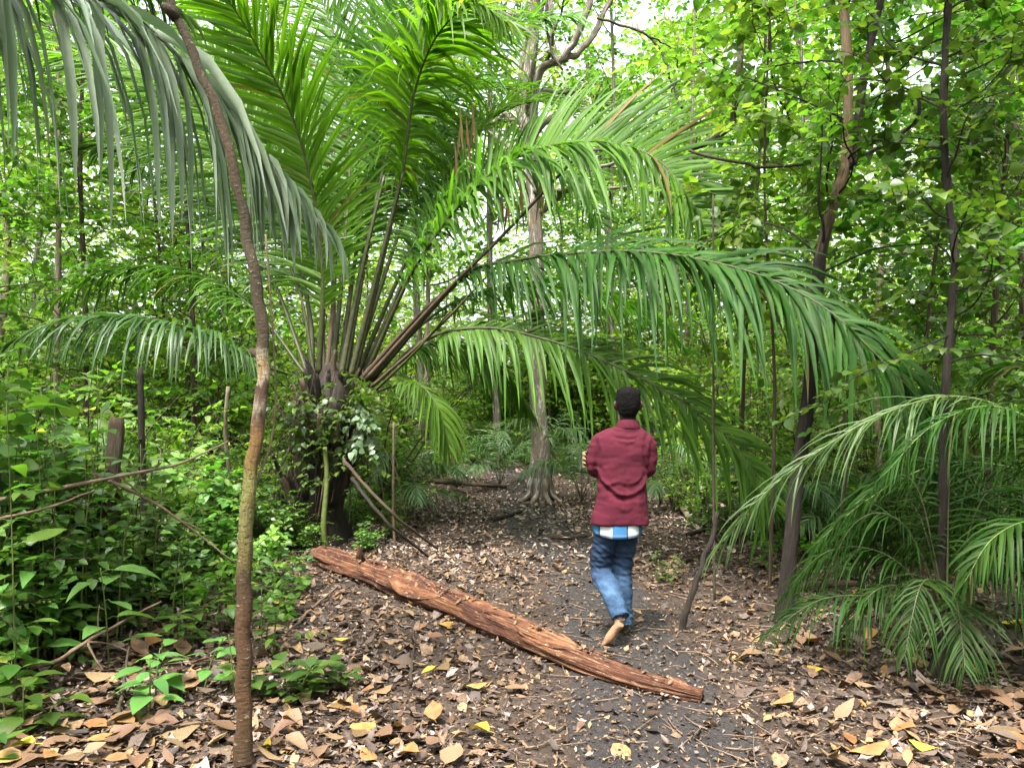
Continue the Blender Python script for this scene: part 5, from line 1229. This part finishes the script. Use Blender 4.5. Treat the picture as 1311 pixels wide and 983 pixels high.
for (k, px, d, sc, zs) in (('loose', 905, 12.5, 1.0, 1.5), ('fine', 960, 11.5, 1.1, 1.6), ('loose', 1060, 10.6, 1.1, 1.7), ('fine', 1110, 10.2, 1.1, 1.6), ('loose', 1150, 9.8, 1.1, 1.7), ('fine', 1205, 8.8, 1.0, 1.5), ('loose', 1262, 8.9, 1.1, 1.7),
                      ('fine', 1300, 9.6, 1.2, 1.8), ('round', 1180, 7.4, .75, 1.1), ('loose', 100, 8.4, 1.0, 1.2), ('loose', 200, 8.8, .9, 1.2), ('fine', 150, 7.9, .8, 1.1), ('round', 362, 8.3, .6, .9), ('fine', 505, 9.6, .45, .8), ('loose', 20, 6.4, .9, 1.2), ('round', 70, 5.6, .8, 1.2),
                      ('fine', 380, 8.55, .4, .8), ('round', 455, 9.7, .5, .9), ('loose', 165, 6.6, .7, 1.1), ('fine', 40, 5.0, .6, 1.4), ('round', 330, 9.3, .8, 1.1)):
    put_shrub(k, px, d, sc, 1, zs)
# second and third ranks, filling the view between the trunks
for k in range(46):
    d = rng.uniform(11, 17); px = rng.choice([rng.uniform(-120, 500), rng.uniform(880, 1430)])
    put_shrub(['far', 'fine', 'far', 'loose'][k % 4], px, d, rng.uniform(.9, 1.3), 1.1)
for k in range(26):
    d = rng.uniform(13.5, 19); px = rng.choice([rng.uniform(-140, 540), rng.uniform(850, 1440)])
    put_shrub(['far', 'loose'][k % 2], px, d, rng.uniform(1.0, 1.3), 1.15, 1.7)
for k in range(40):
    d = rng.uniform(20, 27); px = rng.uniform(-150, 1460)
    put_shrub('far', px, d, rng.uniform(1.1, 1.7), 1.15)
name_them(made)

# ---- taller trees behind: four models, then copies
TG = 'slender trees of the forest behind'
TP = []
for k, (h, r, bm, lm, LL) in enumerate(((9.5, .07, M_BARK_PALE, M_LEAF_YEL, .17), (11, .10, M_BARK, M_LEAF, .19), (8, .05, M_BARK_BROWN, M_LEAF_YEL, .16), (12, .09, M_BARK_PALE, M_LEAF_YEL, .2))):
    TP.append(make_tree('forest_tree', np.zeros(3), [[0, 0, -.2], [rng.normal(0, .2), rng.normal(0, .2), h * .35], [rng.normal(0, .3), rng.normal(0, .3), h * .7], [rng.normal(0, .4), rng.normal(0, .4), h]], r * .75, r * .35, 'x', 'tree', TG, bm, lm,
            dict(start=.16, nb=34, blen=2.3, ntw=10, twl=.75, nl=10, LL=LL * .92, wr=.34, tm=None, elev=(-.1, .8), sides=5, tw_tubes=False)))
made2, used = [], set()
PH = ['slender pale-barked tree', 'grey-barked tall tree', 'slim brown-barked tree', 'tall spreading tree']
for k in range(44):
    kk = k % 4; d = 13 + 20 * (k / 44) ** 1.1
    px = [rng.uniform(-150, 560), rng.uniform(840, 1460), rng.uniform(-150, 1460)][k % 3]
    if 590 < px < 760 and d < 19: d += 8
    if k in (30, 33, 36, 39, 41, 42): px = {30: 705, 33: 765, 36: 735, 39: 820, 41: 860, 42: 560}[k]; d = 19 + (k - 30) * .7
    p = P(px, 600, d); p[2] = float(gz(p[0], p[1]))
    sc = rng.uniform(.8, 1.25)
    if kk not in used:
        used.add(kk); o = TP[kk]; o.location = tuple(p); o.scale = (sc,) * 3
    else: o = copy_tree(TP[kk], p, (rng.normal(0, .04), rng.normal(0, .04), rng.uniform(0, 6.28)), sc)
    for ch in o.children:
        if ch.name.startswith('crown'):
            v = rng.uniform(.8, 1.25); ch.color = (v * rng.uniform(.9, 1.15), v, v * rng.uniform(.8, 1.1), 1)
    made2.append((o, px, d, PH[kk]))
name_them(made2)

# ---- the far wood, with an added leaf screen round the camera: one mass
mb = MB(); n_c = 3000
for k in range(n_c):
    a = rng.uniform(-.82, .82); d = rng.uniform(29, 44); x = math.tan(a) * d
    z = float(gz(x, d)) + 15 * rng.random() ** 1.9
    m = int(rng.uniform(20, 46)); c0 = np.array([x, d, z]); sp_ = rng.uniform(.6, 1.5)
    pos = c0 + rng.normal(0, 1, (m, 3)) * [sp_, sp_, sp_ * .55]
    pos[:, 2] = np.maximum(pos[:, 2], .2)
    L = rng.uniform(.18, .38, m)
    flat_leaves(mb, pos, unit(rdir(m, -.6, .3)), unit(rdir(m, .1, 1) + [0, 0, .6]), L, L * .36)
for k in range(900):  # unseen clumps beside and behind the camera, added to block low sky light
    a = rng.uniform(.75, 2 * math.pi - .75); r_ = rng.uniform(7, 15)
    if a < 1.2 or a > 2 * math.pi - 1.2: r_ += 6
    x, y = math.sin(a) * r_, math.cos(a) * r_ + 2.5
    z_ = float(gz(x, y)) + 11 * rng.random()
    m = 40; pos = np.array([x, y, z_]) + rng.normal(0, 1, (m, 3)) * [.8, .8, .5]; pos[:, 2] = np.maximum(pos[:, 2], .1)
    L = rng.uniform(.16, .34, m)
    flat_leaves(mb, pos, unit(rdir(m, -.6, .3)), unit(rdir(m, .1, 1) + [0, 0, .6]), L, L * .4)
tag(mb.build('far_forest_and_screen', M_FAR), 'far wall of pale leaves closing the view, plus added unseen leaf screen behind camera', 'forest', kind='stuff')

# ---- seedlings close by
def seedling(name, p, h, n, LL, wr, lm, label, cat='seedling', group='seedlings in the leaf litter', lean=(0, 0), droop=.35, stems=1, parent_mat=None, whorl=False):
    o = thing(name, p, label, cat, group); smb, lmb, acc = MB(), MB(), []
    for s in range(stems):
        off = np.array([rng.normal(0, .05), rng.normal(0, .05), 0]) * (s > 0) * 1.6
        hh = h * (1 if s == 0 else rng.uniform(.5, .95))
        st = spline([p + off - [0, 0, .03], p + off * 1.3 + [lean[0] * .4, lean[1] * .4, hh * .55], p + off * 2 + [lean[0], lean[1], hh]], 12)
        tube(smb, st, np.linspace(.006, .0025, 12), 6)
        pos, dd, up, L = [], [], [], []
        for k in range(n):
            u = 1.0 if whorl else .18 + .82 * (k + .5) / n
            q, _ = at_path(st, min(u, .999)); a = k * 2.4 + s + (0 if not whorl else .2 * rng.normal())
            e = np.array([math.cos(a), math.sin(a), rng.uniform(.05, .5)])
            stalk = LL * .25
            tube(smb, np.array([q, q + e * stalk * .6 + [0, 0, .01], q + e * stalk]), .0018, 4, False)
            pos.append(q + e * stalk); dd.append(e); up.append([-e[0] * .4 + rng.normal(0, .15), -e[1] * .4 + rng.normal(0, .15), 1]); L.append(LL * rng.uniform(.65, 1.1))
        L = np.array(L); leaves(lmb, np.array(pos), np.array(dd), np.array(up), L, L * wr, LEAF_FINE, .18, np.abs(rng.normal(droop, .12, len(L))), rng.normal(0, .12, len(L)), jag=.06)
    smb.build('stem', parent_mat or M_STEM_GREEN, o); lmb.build('foliage', lm, o)
    return o
def at(px, d, py=None):
    p = P(px, 700, d); p[2] = float(gz(p[0], p[1])); return p
seedling('seedling', at(140, 4.6), .60, 9, .25, .24, M_LEAF_FRESH, 'big-leaved bright seedling spreading over the forked dead branch', lean=(.0, -.1), droop=.45)
seedling('seedling', at(50, 4.5), .62, 12, .20, .20, M_LEAF_FRESH, 'tall slim-leaved seedling beside the big-leaved seedling', lean=(-.05, 0))
seedling('seedling', at(-5, 4.3), .58, 12, .22, .22, M_LEAF_FRESH, 'pale green seedling cut by the picture edge', lean=(.05, 0))
seedling('seedling', at(192, 4.05), .26, 9, .17, .30, M_LEAF_FRESH, 'low bright green seedling with broad leaves above the brown litter', stems=2, droop=.4)
seedling('seedling', at(260, 4.35), .30, 8, .14, .34, M_LEAF_FRESH, 'seedling with round leaves leaning toward the banded sapling', lean=(.12, 0), droop=.2)
seedling('seedling', at(300, 4.2), .36, 6, .12, .36, M_LEAF_FRESH, 'small fresh seedling just beside the foot of the banded sapling', lean=(-.03, 0))
seedling('seedling', at(365, 4.25), .22, 16, .12, .34, M_LEAF_DARK, 'low dark green seedling clump between the sapling and the log', stems=4, droop=.25)
seedling('seedling', at(395, 4.4), .16, 12, .10, .34, M_LEAF_DARK, 'smallest dark seedling nearest the log', stems=3)
seedling('seedling', at(350, 5.9), .34, 9, .13, .30, M_LEAF_DARK, 'dark seedling behind the banded sapling by the log end', stems=3)
seedling('seedling', at(335, 5.0), .42, 10, .10, .32, M_LEAF, 'small-leaved seedling touching the mossy part of the sapling', stems=3)
seedling('seedling', at(375, 6.6), .36, 9, .14, .32, M_LEAF_PALE, 'pale-leaved seedling standing at the butt of the log', stems=3)
seedling('seedling', at(30, 3.75), .26, 9, .15, .30, M_LEAF, 'green seedling in the bottom corner above the yellow leaf', stems=3)
seedling('seedling', at(-12, 3.45), .18, 8, .13, .32, M_LEAF, 'lowest seedling at the bottom corner')
seedling('seedling', at(20, 4.1), .38, 9, .15, .28, M_LEAF, 'green seedling under the pale edge seedling', stems=3)
seedling('seedling', at(235, 5.1), .50, 12, .12, .30, M_LEAF, 'bushy seedling behind the big-leaved seedling', stems=3)
seedling('seedling', at(280, 5.5), .45, 12, .10, .32, M_LEAF, 'small-leaved seedling in the shade near the slanting bare branch', stems=3)
seedling('seedling', at(150, 5.1), .55, 12, .14, .28, M_LEAF_DARK, 'dark seedling under the long bare branch', stems=3)
seedling('seedling', at(90, 4.9), .85, 14, .17, .30, M_LEAF, 'leafy young plant rising before the long bare branch', stems=3)
seedling('seedling', at(110, 4.9), 1.28, 11, .15, .38, M_LEAF_PALE, 'young plant with pale heart-shaped leaves above the long bare branch', stems=3, droop=.3)
seedling('seedling', at(20, 4.2), 1.55, 9, .26, .26, M_LEAF_YEL, 'yellow-green big-leaved young plant at the picture edge', stems=1, lean=(-.05, 0), droop=.3)
seedling('seedling', at(70, 4.6), 1.65, 14, .15, .36, M_LEAF, 'tall young plant beneath the hanging pale frond', stems=3)
seedling('seedling', at(-10, 4.8), 1.75, 16, .16, .34, M_LEAF, 'tall young plant behind the yellow-green big-leaved plant', stems=3)
seedling('seedling', at(180, 5.2), 1.25, 12, .12, .36, M_LEAF_DARK, 'young plant with dark leaves beside the short broken trunk', stems=3)
seedling('seedling', at(10, 5.2), 1.7, 20, .17, .36, M_LEAF_YEL, 'bright large-leaved plant behind the tall plants at the picture edge', stems=4, droop=.3)
seedling('seedling', at(125, 5.6), 1.75, 20, .15, .36, M_LEAF_YEL, 'bright plant with drooping leaves before the pale lower frond', stems=4, droop=.35)
seedling('seedling', at(60, 5.0), 1.35, 18, .15, .34, M_LEAF_FRESH, 'fresh green plant just over the long bare branch', stems=4, droop=.3)
seedling('seedling', at(210, 6.0), 1.2, 18, .13, .36, M_LEAF_FRESH, 'fresh green plant between the dark stem and the banded sapling', stems=4, droop=.3)
seedling('seedling', at(260, 6.8), 1.0, 18, .11, .36, M_LEAF, 'green plant in the shade behind the banded sapling', stems=4, droop=.3)
seedling('seedling', at(0, 4.6), .9, 18, .16, .32, M_LEAF, 'dense green plant at the picture edge under the bare branches', stems=4, droop=.3)
seedling('seedling', at(840, 7.2), .30, 9, .08, .34, M_LEAF, 'small green seedling beside the path past the man', stems=3)
seedling('seedling', at(1100, 7.0), .28, 12, .10, .34, M_LEAF_FRESH, 'bright low seedling on the litter between leaning trunk and small palm', stems=3)
seedling('seedling', at(1160, 7.3), .32, 12, .10, .32, M_LEAF, 'green seedling on the litter behind the small dark palm', stems=3)

# ---- low herbs under the thickets: nobody could count them
mb = MB(); acc = []
for k in range(1500):
    if k % 2: px, d = rng.uniform(-80, 400), rng.uniform(5.2, 12)
    else: px, d = rng.uniform(960, 1420), rng.uniform(7.4, 13)
    if 380 < px < 900 and d < 15: continue
    p = P(px, 600, d); p[2] = float(gz(p[0], p[1]))
    twig_leaves(acc, p + [0, 0, rng.uniform(.02, .28)], rdir(1, .0, .9)[0], rng.uniform(.1, .3), 6, .08, .34)
for k in range(600):
    px, d = rng.uniform(430, 980), rng.uniform(17, 24)
    p = P(px, 600, d); p[2] = float(gz(p[0], p[1])); twig_leaves(acc, p + [0, 0, rng.uniform(.0, .35)], rdir(1, .1, .9)[0], rng.uniform(.2, .5), 7, .14, .32)
flush(acc, mb, LEAF_MID)
tag(mb.build('herb_layer', M_LEAF), 'low green herbs covering the floor under the thickets', 'herbs', kind='stuff')
# ================================================================== camera, light, sky
cam = bpy.data.cameras.new('camera'); co = bpy.data.objects.new('camera', cam); COL.objects.link(co)
co.location = (0, 0, EYE); co.rotation_euler = (R(90), 0, 0)
cam.sensor_width = 36; cam.lens = 36 * F / 1311; cam.shift_y = (HY - 491.5) / 1311; cam.clip_end = 2000; cam.clip_start = 0.05
scene.camera = co
w = bpy.data.worlds.new('World'); scene.world = w; w.use_nodes = True
nt = w.node_tree; bg = nt.nodes['Background']
SUN_EL, SUN_ROT = R(62), R(205)
sky = nt.nodes.new('ShaderNodeTexSky'); sky.sky_type = 'NISHITA'; sky.sun_disc = False
sky.sun_elevation = SUN_EL; sky.sun_rotation = SUN_ROT; sky.air_density = 1.0; sky.dust_density = 6.0; sky.ozone_density = 1.0
hs = nt.nodes.new('ShaderNodeHueSaturation'); hs.inputs['Saturation'].default_value = 0.35
nt.links.new(sky.outputs[0], hs.inputs['Color']); nt.links.new(hs.outputs[0], bg.inputs['Color']); bg.inputs['Strength'].default_value = 0.10
sl = bpy.data.lights.new('sun', 'SUN'); so_ = bpy.data.objects.new('sun', sl); COL.objects.link(so_)
sl.energy = 1.5; sl.angle = R(11); sl.color = (1.0, 0.95, 0.86)
# sun direction: rotation measured like the sky's
dv = Vector((math.sin(SUN_ROT) * math.cos(SUN_EL), math.cos(SUN_ROT) * math.cos(SUN_EL), math.sin(SUN_EL)))
so_.rotation_euler = dv.to_track_quat('Z', 'Y').to_euler(); so_.location = (0, 0, 30)
vs = scene.view_settings; vs.view_transform = 'Standard'; vs.look = 'None'; vs.exposure = 3.0; vs.gamma = 1.0; vs.use_curve_mapping = False
c = scene.cycles
c.max_bounces = 8; c.diffuse_bounces = 4; c.glossy_bounces = 2; c.transmission_bounces = 6; c.transparent_max_bounces = 4
c.caustics_reflective = False; c.caustics_refractive = False; c.sample_clamp_indirect = 6
c.use_denoising = True
for o in scene.objects:
    if '_loc' in o: del o['_loc']
